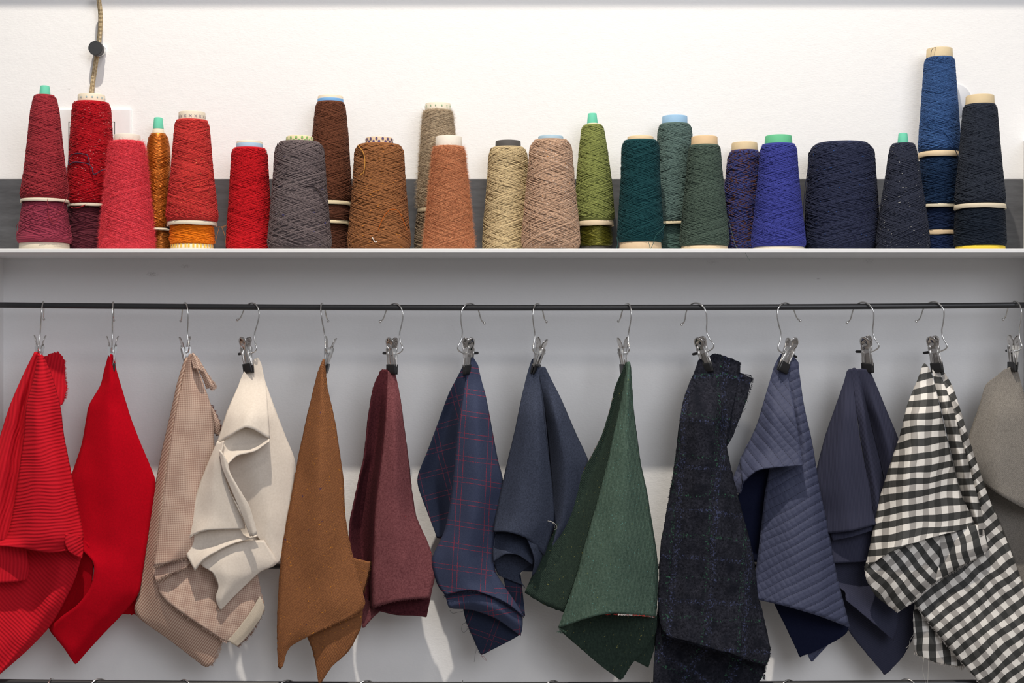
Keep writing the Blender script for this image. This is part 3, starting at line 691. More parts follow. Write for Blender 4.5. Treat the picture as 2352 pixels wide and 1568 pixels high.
def mk_gingham(name):
    m = NT(name, .7); a, b, _ = m.sep(m.uv()); v = m.obj()
    fa = m.ma('GREATER_THAN', m.ma('SINE', m.ma('MULTIPLY', a, 2*PI/2.16)), 0.0); fb = m.ma('GREATER_THAN', m.ma('SINE', m.ma('MULTIPLY', b, 2*PI/2.16)), -0.05)
    dark = m.mix(fa, '#3d3d3b', '#1f201e'); light = m.mix(fa, '#e9e4dc', '#a7a29c')
    cc = m.mix(fb, light, dark); n = m.noise(v, 700, 2); cc = m.mix(m.ma('MULTIPLY', n, .12), cc, '#6c6a66')
    m.col(cc)
    w_ = m.noise(m.mapv(v, (1, 1, .5)), 35, 3); m.bump(m.ma('ADD', m.ma('MULTIPLY', w_, 2.0), m.ma('MULTIPLY', n, .1)), .6, .0016); return m.m
def mk_quilt(name):
    m = NT(name, .75); a, b, _ = m.sep(m.uv()); v = m.obj()
    p = 1.75
    def dl(x, y, p, dashp):
        f = m.ma('FRACT', m.ma('DIVIDE', m.ma('ADD', x, 500*p), p)); d = m.ma('ABSOLUTE', m.ma('SUBTRACT', f, .5))
        dash = m.ma('GREATER_THAN', m.ma('SINE', m.ma('MULTIPLY', y, 2*PI/dashp)), -.35)
        return d, m.ma('MULTIPLY', m.ma('LESS_THAN', d, .045), dash)
    d1, l1 = dl(a, b, 1.45, .42); d2, l2 = dl(b, a, .95, .5)
    puff = m.ma('MULTIPLY', m.ramp(d1, 0, .30), m.ma('ADD', .55, m.ma('MULTIPLY', m.ramp(d2, 0, .35), .45)))
    st = l1; n = m.noise(v, 500, 3)
    cc = m.mix(n, '#32374f', '#40455f'); cc = m.mix(m.ma('MULTIPLY', st, .75), cc, '#12152c'); cc = m.mix(m.ma('MULTIPLY', l2, .25), cc, '#1a1e3a')
    m.col(cc); m.bump(m.ma('ADD', puff, m.ma('MULTIPLY', n, .1)), .7, .0016); return m.m
def mk_boucle(name):
    m = NT(name, .97); a, b, _ = m.sep(m.uv()); v = m.obj()
    n = m.noise(v, 260, 4, .75); g = m.noise(v, 45, 3)
    wob = m.ma('MULTIPLY', m.noise(v, 30, 3), .9); aw = m.ma('ADD', a, wob); bw = m.ma('ADD', b, wob)
    cc = m.mix(m.ramp(n, .35, .7), '#101118', '#34353f'); cc = m.mix(m.ramp(g, .45, .7), cc, '#15171f')
    sp = m.ramp(m.noise(v, 330, 2, .6), .54, .64); sp2 = m.ramp(m.noise(m.mapv(v, loc=(3, 3, 3)), 300, 2, .6), .56, .66)
    bl = m.ma('MAXIMUM', line(m, aw, 6.2, 0, .5), line(m, bw, 7.6, 1.4, .34)); gr = m.ma('MAXIMUM', line(m, aw, 6.2, 1.0, .28), line(m, bw, 6.8, 2.4, .26))
    cc = m.mix(m.ma('MULTIPLY', m.ma('MULTIPLY', bl, sp), .62), cc, '#4b5274')
    cc = m.mix(m.ma('MULTIPLY', m.ma('MULTIPLY', gr, sp2), .6), cc, '#3a6850')
    m.col(cc); m.bump(m.ma('ADD', n, m.ma('MULTIPLY', g, .8)), .9, .0016); return m.m
FB = {
 'redcord': mk_cord('red_corduroy', '#cb1a29', '#b41322', .58, .0006),
 'red': mk_felt('red_felt', '#bd0018', '#a60014', 350, big=.3, bmp=.0002),
 'check': mk_check('houndstooth', '#cdb4a2', '#99776a', .31),
 'checkback': mk_cord('houndstooth_twill', '#cbb29f', '#9a7868', .36, .0003),
 'selv': mk_felt('selvedge', '#d6c9b6', '#bfb09c', 600),
 'cream': mk_felt('cream_felt', '#e3d8cb', '#d6cabc', 300, big=.2, bmp=.0002),
 'tweed': mk_felt('brown_tweed', '#9e6a44', '#754b31', 420, flk=[('#c98230', .70, 330), ('#5a4050', .74, 90)], twill=24, bmp=.0007),
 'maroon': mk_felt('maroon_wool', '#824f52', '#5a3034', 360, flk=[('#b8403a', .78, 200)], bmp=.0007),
 'maroonshade': mk_felt('maroon_shaded', '#5a2a30', '#38161b', 300, bmp=.0009),  # darker maroon copy: shade of the left fold and insides painted in
 'plaid': mk_plaid('navy_windowpane', '#2a3048', '#41485e', .85), 'plaidshade': mk_plaid('navy_windowpane_shaded', '#181e30', '#2a3144', .4),  # second plaid: fainter lines, shade of the back folds put into its colour
 'navy': mk_felt('navy_wool', '#42485a', '#2b303d', 420, bmp=.0003),
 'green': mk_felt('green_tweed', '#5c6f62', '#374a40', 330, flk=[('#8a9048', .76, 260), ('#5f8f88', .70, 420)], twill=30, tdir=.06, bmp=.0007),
 'greenshade': mk_felt('green_tweed_shaded', '#36453b', '#212c27', 300, flk=[('#7a7848', .72, 300)], twill=26, tdir=.1, bmp=.0008),  # tweed back with the fold and under-hem shade painted into its colour
 'boucle': mk_boucle('dark_boucle'),
 'quilt': mk_quilt('quilted_navy'),
 'quiltback': mk_felt('navy_lining', '#161b30', '#10142a', 500, bmp=.0002),
 'navcord': mk_cord('navy_fine_corduroy', '#3a3b4c', '#303243', .20, .0003),
 'gingham': mk_gingham('gingham'),
 'grey': mk_felt('grey_cloth', '#98928a', '#6f6a64', 500, twill=30, bmp=.0004),
}
CLIPY = [None]
def sheet(rows, mat=0, ang=0.0, dy=0.0, sub=8, wr=.12, lin_=.25, skew=(0, 0), jag=0.0, seed=0, base=0.0, warp=0.0, uvn=0.0):
    """rows of (px, py, depth cm toward camera) -> verts, faces, uv (cm)"""
    A = np.array([[(p+(0,))[:3] if len(p) < 3 else p for p in r] for r in rows], float)
    A[..., 2] = A[..., 2]*1.5+dy
    G = catmull(A, sub, lin_); G = catmull(G.transpose(1, 0, 2), sub, lin_).transpose(1, 0, 2)
    nr, nc = G.shape[:2]; du = np.zeros((nr, nc)); dv = np.zeros((nr, nc))
    px, py, d = G[..., 0].copy(), G[..., 1].copy(), G[..., 2].copy()
    for i in range(nr):
        for j in range(nc):
            q = Vector((px[i, j]*.022+seed*9.1, py[i, j]*.009, seed*3.3))
            d[i, j] += wr*(noise.noise(q)*1.4+.5*noise.noise(q*2.7))
            if jag and i in (0, nr-1): py[i, j] += jag*noise.noise(Vector((px[i, j]*.3, seed, i)))*1.6
            if jag and j in (0, nc-1): px[i, j] += jag*noise.noise(Vector((py[i, j]*.25, seed, j)))
    px = np.clip(px, -34, 2384)
    Y = base-d/100.0
    if CLIPY[0] is not None:
        wt = 1-smooth(py, 862, 965); Y = Y*(1-wt)+(CLIPY[0]+(Y-base)*.12)*wt
    D = Y-CAMY
    V = np.stack([(px-1176)/FOC*D, Y, (784-py)/FOC*D], -1).reshape(-1, 3)
    a = math.radians(ang); c, s = math.cos(a), math.sin(a)
    if uvn:
        for i in range(nr):
            for j in range(nc):
                q = Vector((px[i, j]*.012+seed, py[i, j]*.012, 5.0)); q2 = q*2.3
                du[i, j] = uvn*(noise.noise(q)+.5*noise.noise(q2)); dv[i, j] = uvn*(noise.noise(q+Vector((9, 9, 9)))+.5*noise.noise(q2+Vector((9, 9, 9))))
    X0, Z0 = px/13.6, py/13.6
    # unrolled depth contributes a little so the pattern bends over folds
    X0 = X0+warp*d+du; Z0 = Z0+dv
    U = np.stack([X0*c+Z0*s+skew[0]*Z0, -X0*s+Z0*c+skew[1]*X0], -1).reshape(-1, 2)
    I = np.arange(nr-1)[:, None]*nc+np.arange(nc-1)[None, :]
    F = np.stack([I, I+nc, I+nc+1, I+1], -1).reshape(-1, 4)
    return V, F, U, np.full(len(F), mat)
n_sw = [0]
def swatch(label, mats, sheets, base=0.0, thick=.0016, fray=(), group='fabric swatches clipped along the rod', hairs=None):
    Y0 = RODY-base/100.0; n_sw[0] += 1; k_ = n_sw[0]-1
    CLIPY[0] = HROOT[k_].location.y if k_ in (3, 5, 6, 7, 9, 10, 11, 12, 13) else None
    root = empty('fabric_swatch', (0, 0, 0), label=label, category='fabric swatch', group=group)
    Vs, Fs, Us, Ms, off = [], [], [], [], 0
    for k, sh_ in enumerate(sheets):
        kw = dict(sh_[1]); kw.setdefault('seed', k+len(label)); kw.setdefault('uvn', {'gingham': .5, 'redcord': .55, 'plaid': .12, 'quilt': .3, 'boucle': .6, 'check': .12}.get(mats[0], 0)); V, F, U, mi = sheet(sh_[0], base=Y0, **kw)
        Vs.append(V); Fs.append(F+off); Us.append(U); Ms.append(mi); off += len(V)
    V = np.concatenate(Vs)
    top = V[np.argmax(V[:, 2])].copy(); top[1] = Y0
    root.location = tuple(top)
    me = mesh_np('cloth', V-top, np.concatenate(Fs), np.concatenate(Us), mats=[FB[m] for m in mats], midx=np.concatenate(Ms))
    o = link('cloth', me, root); m = o.modifiers.new('thickness', 'SOLIDIFY'); m.thickness = thick; m.offset = 0
    for k, (pts, mat, ln, dens, dirn) in enumerate(fray):
        P = catmull([np.array(PX(p[0], p[1], Y0-(p[2]-.32)*.015)) for p in pts], 12)
        n = int(dens*len(P)); Vv, Ff = [], []
        for i in range(n):
            t = random.random()*(len(P)-1.001); a = P[int(t)]*(1-t % 1)+P[int(t)+1]*(t % 1)
            dr = Vector((dirn[0]+random.gauss(0, .5), random.gauss(0, .3), dirn[1]+random.gauss(0, .5))).normalized()
            L = ln*(.3+random.random())*.001; sdv = dr.cross(Vector((0, 1, 0))).normalized()*.00032
            mid = Vector(a)+dr*L*.5+Vector((random.gauss(0, .2), random.gauss(0, .2), random.gauss(0, .2)))*L*.5; end = mid+dr*L*.5
            b0 = Vector(a)-dr*.0015; j = len(Vv)
            Vv += [b0-sdv, b0+sdv, mid-sdv*.8, mid+sdv*.8, end-sdv*.3, end+sdv*.3]; Ff += [(j, j+1, j+3, j+2), (j+2, j+3, j+5, j+4)]
        me = mesh_np('frayed_edge', np.array([tuple(v) for v in Vv])-top, Ff, np.zeros((len(Vv), 2)), smooth=False, mats=[FB[mat] if mat in FB else card(mat, .9)])
        link('frayed_edge', me, root, kind='stuff')
    for pts, colr, wd in (hairs or []):
        P = catmull([np.array(PX(p[0], p[1], Y0-p[2]*.015)) for p in pts], 8)-top
        Vh, Fh, Uh = tube(P, wd, 5); link('loose_thread', mesh_np('loose_thread', Vh, Fh, Uh, mats=[card(colr, .9)]), root)
    return root
#SWATCHES
# 1 red corduroy
swatch('bright red wide-wale corduroy swatch with folded hem, leftmost on the rod', ['redcord'], [
 ([[(97,822,-.6),(115,812,-1.0),(134,807,-1.2)],[(108,850,-.7),(128,840,-1.0),(147,826,-1.2)],[(118,880,-.6),(134,876,-.9),(149,868,-1.1)],[(125,910,-.5),(140,905,-.8),(152,893,-1)],[(130,935,-.4),(138,932,-.6),(144,926,-.8)]], dict(ang=8, jag=3, dy=-.8)),
 ([[(80,808,-.4),(84,808,-.2),(88,809,-.3),(91,812,0)],[(52,865,-.8),(64,862,-.2),(74,862,-.5),(86,862,.2)],[(22,935,-.8),(40,932,-.1),(54,932,-.9),(66,930,.2)],[(0,1005,-1),(24,1003,.2),(44,1003,-.9),(62,1000,.2)],[(-40,1120,-1),(0,1115,.5),(28,1115,-.6),(52,1110,.4)],[(-70,1250,-1),(-20,1252,.6),(10,1254,0),(40,1255,.6)]], dict(ang=14, dy=.3, wr=.2)),
 ([[(88,812,.1),(92,814,.5),(96,815,.5),(99,818,0)],[(80,862,.1),(90,860,1.1),(104,860,.9),(118,862,-.2)],[(62,930,.2),(84,922,1.5),(115,925,1.2),(138,935,-.3)],[(56,1000,.3),(84,985,1.9),(118,990,1.4),(146,1000,-.3)],[(42,1100,.5),(85,1075,2.3),(130,1085,1.8),(167,1105,-.3)],[(28,1190,.6),(80,1170,2.5),(138,1180,2.1),(185,1195,0)],[(12,1238,.5),(70,1235,2.6),(140,1235,2.3),(190,1240,.4)],[(-30,1250,1.5),(50,1258,2.4),(110,1268,2.2),(158,1264,1.6),][:4],], dict(ang=84, dy=.4, wr=.3, warp=-.4)),
 ([[(150,1225,2.2),(172,1228,1.8),(188,1232,.9)],[(150,1250,2.2),(174,1255,1.8),(191,1258,.8)],[(158,1266,2.0),(174,1276,1.6),(188,1282,1.2)]], dict(ang=70, dy=.4)),
 ([[(-40,1246,.2),(0,1248,.4),(40,1254,.3),(60,1258,0)],[(-40,1290,.6),(0,1295,.8),(45,1298,.6),(66,1300,0)],[(-40,1335,.8),(0,1338,1),(40,1335,.8),(62,1330,.2)]], dict(ang=2, dy=.5)),
 ([[(-60,1240,-.6),(30,1245,-.9),(100,1250,-.9),(150,1258,-.3),(189,1270,.6)],[(-70,1330,-.6),(20,1330,-.7),(90,1330,-.8),(135,1320,.3),(172,1330,.2)],[(-80,1400,-.3),(10,1410,0),(70,1410,-.3),(112,1390,.7),(138,1400,-.2)],[(-90,1470,-.3),(-10,1470,.3),(40,1465,.2),(75,1455,.5),(108,1445,-.4)],[(-90,1530,-.3),(-30,1530,.3),(10,1522,.2),(32,1508,.3),(58,1496,-.4)],[(-90,1590,-.3),(-55,1580,.2),(-30,1570,.2),(-12,1557,.2),(0,1546,-.4)]], dict(ang=-48, wr=.3)),
], base=1.2, thick=.0022, fray=[([(147,826,-1.5),(149,868,-1.7),(152,893,-1.6),(144,926,-1.2)], 'redcord', 3.2, 7, (1, .1))])
# 2 red felt
swatch('flat plain bright red felt swatch, second from the left', ['red'], [
 ([[(249,817,0),(255,813,.4),(262,816,0)],[(240,850,-.2),(254,848,.6),(267,850,-.1)],[(231,885,-.3),(254,880,.8),(277,884,-.2)],[(205,930,-.4),(250,925,1.0),(291,930,-.3)],[(198,965,-.5),(254,960,1.2),(302,965,-.3)],[(188,1020,-.6),(256,1015,1.4),(323,1018,-.3)],[(170,1075,-.6),(258,1075,1.4),(347,1075,-.4)],[(158,1110,-.6),(258,1110,1.4),(357,1108,-.5)],[(150,1180,-.4),(260,1180,1.3),(349,1170,-.3)],[(160,1235,.2),(262,1250,1.2),(337,1250,0)],[(214,1290,1.6),(272,1305,1.5),(328,1310,0)],[(209,1345,1.8),(268,1360,1.5),(318,1362,.1)],[(178,1388,1.6),(240,1410,1.3),(285,1405,.2)],[(138,1418,1.0),(200,1450,1.0),(240,1452,.2)],[(117,1445,.2),(168,1490,.7),(203,1492,.1)],[(148,1488,.1),(165,1510,.4),(186,1512,0)],[(170,1521,0),(174,1524,.1),(178,1521,0)]], dict(ang=0, wr=.15)),
 ([[(150,1225,-.2),(180,1230,.2),(204,1250,1.2)],[(135,1320,-.5),(175,1330,-.4),(213,1300,1.0)],[(120,1400,-.6),(160,1400,-.5),(205,1370,.6)],[(112,1440,-.5),(140,1440,-.4),(175,1410,.2)],[(125,1462,-.4),(150,1462,-.3),(175,1450,-.1)]], dict(dy=-.2)),
 ([[(262,1300,-1.6),(300,1300,-1.6),(335,1290,-1.6)],[(262,1360,-1.6),(300,1360,-1.6),(325,1350,-1.6)],[(262,1408,-1.6),(290,1410,-1.6),(314,1411,-1.6)]], dict(jag=2)),
], base=-.1, thick=.0016)
# 3 beige check
swatch('beige houndstooth check swatch with frayed hems and cream selvedge', ['check', 'selv', 'checkback'], [
 ([[(425,822,0),(430,820,.3),(438,820,0)],[(407,880,-.3),(413,880,.8),(424,882,0)],[(394,940,-.5),(404,940,1.2),(440,944,.1)],[(371,1040,-.7),(388,1042,1.5),(430,1045,.2)],[(350,1150,-.7),(373,1152,1.6),(420,1155,.3)],[(331,1270,-.6),(361,1275,1.5),(420,1280,.2)],[(318,1360,-.4),(365,1370,1.0),(440,1380,.3)],[(312,1411,-.3),(400,1440,.6),(508,1465,.3)],[(392,1471,-.3),(440,1482,.3),(503,1484,.2)],[(466,1528,-.3),(477,1531,0),(490,1522,.1)]], dict(ang=38, sub=7, mat=2)),
 ([[(430,822,.4),(438,812,1.0),(446,822,.5)],[(418,880,.6),(440,878,1.6),(468,884,.5)],[(404,940,1.1),(444,938,1.8),(486,938,.3)],[(388,1040,1.5),(436,1040,1.9),(492,1012,.2)],[(373,1150,1.6),(432,1150,2.1),(500,1130,.2)],[(361,1240,1.6),(425,1235,2.3),(490,1225,.4)],[(353,1300,1.9),(390,1291,2.6),(440,1278,1.4)]], dict(ang=3, jag=2.5, dy=.1)),
 ([[(438,816,1.2),(443,810,1.6),(449,816,1.3)],[(440,830,1.6),(452,828,2.1),(460,838,1.6)],[(444,846,2.0),(458,848,2.4),(468,856,1.8)]], dict(ang=25)),
 ([[(445,815,1.0),(450,817,1.2),(455,822,1.0)],[(458,850,.9),(468,850,1.3),(478,860,.9)],[(470,880,.8),(482,880,1.2),(494,886,.8)],[(474,892,.7),(484,892,1),(492,895,.8)]], dict(ang=30, jag=2.5, dy=-.3)),
 ([[(480,930,-.3),(487,935,0),(494,948,-.2)],[(484,965,-.4),(495,968,0),(506,975,-.4)],[(492,995,-.5),(498,998,-.2),(503,1000,-.5)]], dict(ang=30, jag=4)),
 ([[(352,1296,1.0),(395,1285,1.2),(445,1268,.6)],[(352,1318,1.4),(390,1306,2.0),(440,1288,1.2)],[(358,1333,1.8),(385,1319,2.3),(428,1303,1.5)]], dict(ang=3, jag=2)),
 ([[(352,1322,.8),(430,1290,.4),(520,1280,.2),(588,1300,.3)],[(372,1368,1.4),(440,1345,1.0),(530,1340,.6),(598,1350,.2)],[(405,1398,1.6),(470,1385,1.2),(550,1370,.9),(606,1392,.3)],[(470,1442,1.4),(510,1430,1.2),(560,1412,1.0),(590,1423,.3)],[(508,1466,1.1),(530,1455,1.1),(555,1446,.8),(566,1450,.4)],[(524,1472,.9),(535,1472,.9),(542,1468,.7),(548,1466,.5)]], dict(ang=-8, jag=2.5, dy=.2)),
 ([[(597,1368,.7),(602,1378,.6),(608,1393,.4)],[(575,1405,.9),(588,1415,.8),(598,1420,.5)],[(545,1445,1.0),(560,1453,.9),(570,1458,.6)],[(522,1471,1.1),(534,1478,1),(545,1484,.8)]], dict(mat=1, ang=-35, jag=1.5, dy=.32)),
], base=.1, thick=.0010, fray=[([(353,1300,2.3),(390,1291,2.8),(440,1278,1.8)], 'check', 3.5, 5, (0, -1)), ([(358,1333,2.1),(385,1319,2.5),(428,1303,1.8)], 'check', 3.5, 5, (0, -1)), ([(375,1370,1.8),(405,1398,1.9),(470,1442,1.7),(508,1466,1.5),(524,1473,1.3)], 'check', 3.5, 5, (-.4, -1)),
 ([(478,862,1.2),(494,886,1),(484,895,1)], 'check', 3.5, 5, (1, -.3)), ([(485,930,.2),(500,965,-.2),(505,985,-.4),(498,1000,-.4)], '#6b3a30', 4, 6, (1, .2)), ([(608,1396,.6),(580,1450,.8),(545,1485,1)], '#8a6a5a', 3.5, 6, (.8, -.8)), ([(508,1470,.6),(500,1500,.4),(485,1528,.2)], 'check', 4, 6, (1, -.3))])
# 4 cream felt
swatch('cream felt swatch with a rolled-over lip and pointed corners', ['cream'], [
 ([[(582,832,.0),(591,822,.5),(600,834,0)],[(562,880,0),(590,870,.8),(610,878,-.2)],[(540,940,-.2),(590,935,.8),(630,935,-.4)],[(520,990,-.4),(590,990,.7),(655,1000,-.6)],[(510,1060,-.5),(595,1060,.5),(678,1062,-.8)],[(530,1130,-.4),(605,1130,.5),(672,1140,-.8)],[(565,1190,-.2),(618,1190,.4),(662,1205,-.7)],[(588,1228,.0),(622,1235,.3),(655,1245,-.6)],[(610,1258,.1),(627,1265,.2),(648,1272,-.4)],[(628,1292,0),(633,1294,.1),(640,1290,-.2)]], dict(wr=.15)),
 ([[(581,830,.6),(586,824,.9),(592,821,.9),(598,830,.4)],[(560,855,.8),(572,853,1.3),(586,852,1.4),(603,855,.7)],[(545,892,.9),(560,890,1.6),(585,888,1.8),(611,888,.8)],[(522,945,.8),(550,940,1.8),(582,930,2.2),(615,940,1.2)],[(498,1020,1.0),(524,1004,2.2),(568,981,3.2),(620,1008,2.0)]], dict(wr=.15, jag=1)),
 ([[(500,1012,1.2),(505,1015,1.5),(514,1012,2.0)],[(479,1062,.9),(492,1062,1.8),(509,1055,2.3)],[(456,1120,.5),(490,1125,1.9),(526,1125,2.0)],[(437,1180,.3),(490,1185,1.8),(560,1195,1.7)],[(423,1240,.4),(470,1218,1.9),(563,1213,1.6)]], dict(wr=.15, jag=1)),
 ([[(540,1190,-.5),(575,1195,-.5),(625,1195,-.5)],[(545,1225,-.5),(580,1232,-.5),(630,1240,-.5)],[(555,1262,-.5),(590,1262,-.5),(626,1275,-.5)]], dict(wr=.05)),
 ([[(504,1032,2.6),(512,1042,2.9),(523,1062,3.0)],[(511,1075,2.7),(521,1078,3.0),(530,1088,3.0)],[(532,1125,2.8),(545,1125,3.1),(551,1125,3.1)],[(553,1175,2.7),(565,1170,3.0),(574,1165,3.0)],[(575,1231,2.4),(584,1230,2.7),(591,1224,2.6)]], dict(wr=.08, jag=1)),
 ([[(503,1025,1.6),(540,985,1.5),(590,984,1.5),(619,1004,1.8)],[(510,1050,1.9),(545,1020,1.3),(590,1012,1.4),(620,1008,2.0)],[(523,1066,3.0),(545,1046,2.4),(585,1036,2.5),(618,1014,2.3)]], dict(wr=.08, jag=1)),
 ([[(423,1238,.2),(460,1222,.8),(520,1210,.9),(570,1205,.8)],[(428,1272,.6),(470,1250,.6),(525,1235,.8),(580,1222,.8)],[(447,1309,1.6),(470,1282,1.9),(525,1252,1.7),(592,1231,1.2)]], dict(wr=.1, jag=1)),
 ([[(455,1290,.4),(500,1262,.5),(560,1242,.4),(606,1240,.1)],[(468,1302,.8),(510,1290,1.0),(560,1275,.7),(636,1292,-.1)],[(490,1316,1.0),(520,1318,1.2),(560,1318,.7),(598,1312,0)],[(502,1345,.9),(520,1348,1.0),(540,1346,.6),(563,1344,.1)],[(496,1372,.7),(508,1376,.9),(522,1374,.5),(534,1372,.2)],[(503,1394,.5),(506,1398,.5),(509,1398,.4),(513,1394,.3)]], dict(wr=.1, jag=1, dy=.5)),
], base=2.0, thick=.0020, fray=[([(424,1240,.8),(470,1219,2.1),(562,1213,1.8)], 'cream', 1.6, 5, (0, -1)), ([(447,1309,1.9),(470,1283,2.1),(525,1252,1.9),(592,1231,1.4)], 'cream', 1.6, 5, (.3, -1)), ([(490,1316,1.2),(502,1345,1.1),(497,1372,.9),(506,1399,.7)], 'cream', 1.6, 5, (-1, -.2))])
# 5 brown tweed
swatch('rust-brown flecked tweed swatch with a curled pointed corner', ['tweed'], [
 ([[(742,828,0),(743,824,.2),(745,830,0)],[(731,855,-.2),(740,852,.5),(748,862,0)],[(722,890,-.4),(740,888,.8),(752,895,0)],[(705,960,-.6),(738,958,1.2),(767,958,0)],[(687,1045,-.7),(735,1045,1.5),(780,1042,0)],[(676,1105,-.8),(735,1105,1.7),(789,1108,-.1)],[(662,1180,-.7),(730,1180,1.8),(792,1180,0)],[(649,1255,-.6),(728,1255,1.7),(805,1255,.2)],[(642,1330,-.3),(725,1330,1.4),(825,1330,.4)],[(638,1400,0),(715,1400,1.4),(835,1398,.7)],[(637,1450,.2),(680,1448,1.2),(740,1446,1.2)],[(638,1490,.3),(650,1488,.8),(667,1484,.8)],[(640,1531,.3),(644,1535,.5),(649,1531,.5)]], dict(ang=0, wr=.25, jag=1.5)),
 ([[(690,1430,-.4),(760,1420,-.2),(833,1400,.1)],[(705,1460,-.3),(765,1455,.3),(829,1440,0)],[(719,1495,-.2),(760,1490,.3),(800,1495,-.1)],[(728,1540,-.1),(745,1535,.2),(762,1530,0)],[(732,1567,0),(734,1568,.1),(737,1567,0)]], dict(ang=20, wr=.2, jag=1.5)),
 ([[(790,1270,-.2),(815,1282,-.2),(851,1290,-.2)],[(792,1310,-.2),(820,1315,-.2),(846,1318,-.2)],[(795,1370,-.2),(820,1362,-.2),(834,1360,-.2)]], dict(ang=-10, wr=.1, jag=2)),
], base=2.4, thick=.0026, fray=[([(640,1400,.3),(638,1450,.4),(641,1530,.6)], 'tweed', 1.5, 4, (-1, 0)), ([(833,1407,.9),(790,1424,1.4),(738,1446,1.5),(690,1462,1.2),(665,1485,1)], 'tweed', 1.5, 5, (0, -1)), ([(706,960,-.4),(676,1105,-.6),(649,1255,-.4)], 'tweed', 1.3, 3, (-1, 0)), ([(851,1290,0),(845,1320,0),(835,1360,0)], '#5a3c20', 2.5, 6, (1, 0))])
# 6 maroon
swatch('maroon wool swatch with one lit fold and one shaded fold', ['maroon', 'maroonshade'], [
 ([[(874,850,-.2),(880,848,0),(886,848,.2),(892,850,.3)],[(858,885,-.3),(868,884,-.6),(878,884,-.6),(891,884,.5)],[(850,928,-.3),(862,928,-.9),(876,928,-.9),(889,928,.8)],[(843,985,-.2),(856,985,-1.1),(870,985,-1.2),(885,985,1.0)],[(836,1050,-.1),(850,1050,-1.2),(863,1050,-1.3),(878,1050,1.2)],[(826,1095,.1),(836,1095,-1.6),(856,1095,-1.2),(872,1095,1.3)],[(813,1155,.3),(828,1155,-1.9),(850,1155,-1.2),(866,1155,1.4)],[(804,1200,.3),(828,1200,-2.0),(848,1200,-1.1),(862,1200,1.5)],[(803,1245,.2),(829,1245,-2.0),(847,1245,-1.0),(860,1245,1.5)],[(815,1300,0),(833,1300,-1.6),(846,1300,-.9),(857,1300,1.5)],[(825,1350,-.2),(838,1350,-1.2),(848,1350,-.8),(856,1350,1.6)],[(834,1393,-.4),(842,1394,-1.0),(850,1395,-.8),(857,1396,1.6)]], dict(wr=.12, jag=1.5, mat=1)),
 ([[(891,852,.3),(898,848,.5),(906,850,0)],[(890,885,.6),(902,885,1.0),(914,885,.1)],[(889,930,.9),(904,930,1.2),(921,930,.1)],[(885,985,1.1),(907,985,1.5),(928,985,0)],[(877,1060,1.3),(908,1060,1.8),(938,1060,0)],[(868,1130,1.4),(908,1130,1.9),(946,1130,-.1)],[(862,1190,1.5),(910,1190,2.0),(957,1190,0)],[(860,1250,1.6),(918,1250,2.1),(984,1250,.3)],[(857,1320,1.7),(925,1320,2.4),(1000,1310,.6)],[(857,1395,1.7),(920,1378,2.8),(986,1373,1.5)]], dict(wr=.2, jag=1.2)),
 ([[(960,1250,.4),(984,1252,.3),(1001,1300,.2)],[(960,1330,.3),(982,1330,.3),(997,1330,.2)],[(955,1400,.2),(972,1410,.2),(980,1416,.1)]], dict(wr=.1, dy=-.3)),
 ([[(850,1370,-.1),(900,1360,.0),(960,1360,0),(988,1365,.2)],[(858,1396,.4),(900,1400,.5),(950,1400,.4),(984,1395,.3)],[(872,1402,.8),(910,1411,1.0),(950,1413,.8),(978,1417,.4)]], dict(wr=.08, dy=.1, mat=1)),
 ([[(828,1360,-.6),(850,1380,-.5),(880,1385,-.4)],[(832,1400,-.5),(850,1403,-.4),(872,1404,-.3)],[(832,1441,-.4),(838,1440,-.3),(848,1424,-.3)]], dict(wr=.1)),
], base=.4, thick=.0026, fray=[([(857,1396,1.9),(920,1379,3.0),(986,1374,1.7)], 'maroon', 1.5, 4, (0, -1)), ([(850,928,-.2),(836,1050,0),(813,1155,.4)], 'maroon', 1.2, 3, (-1, 0))])
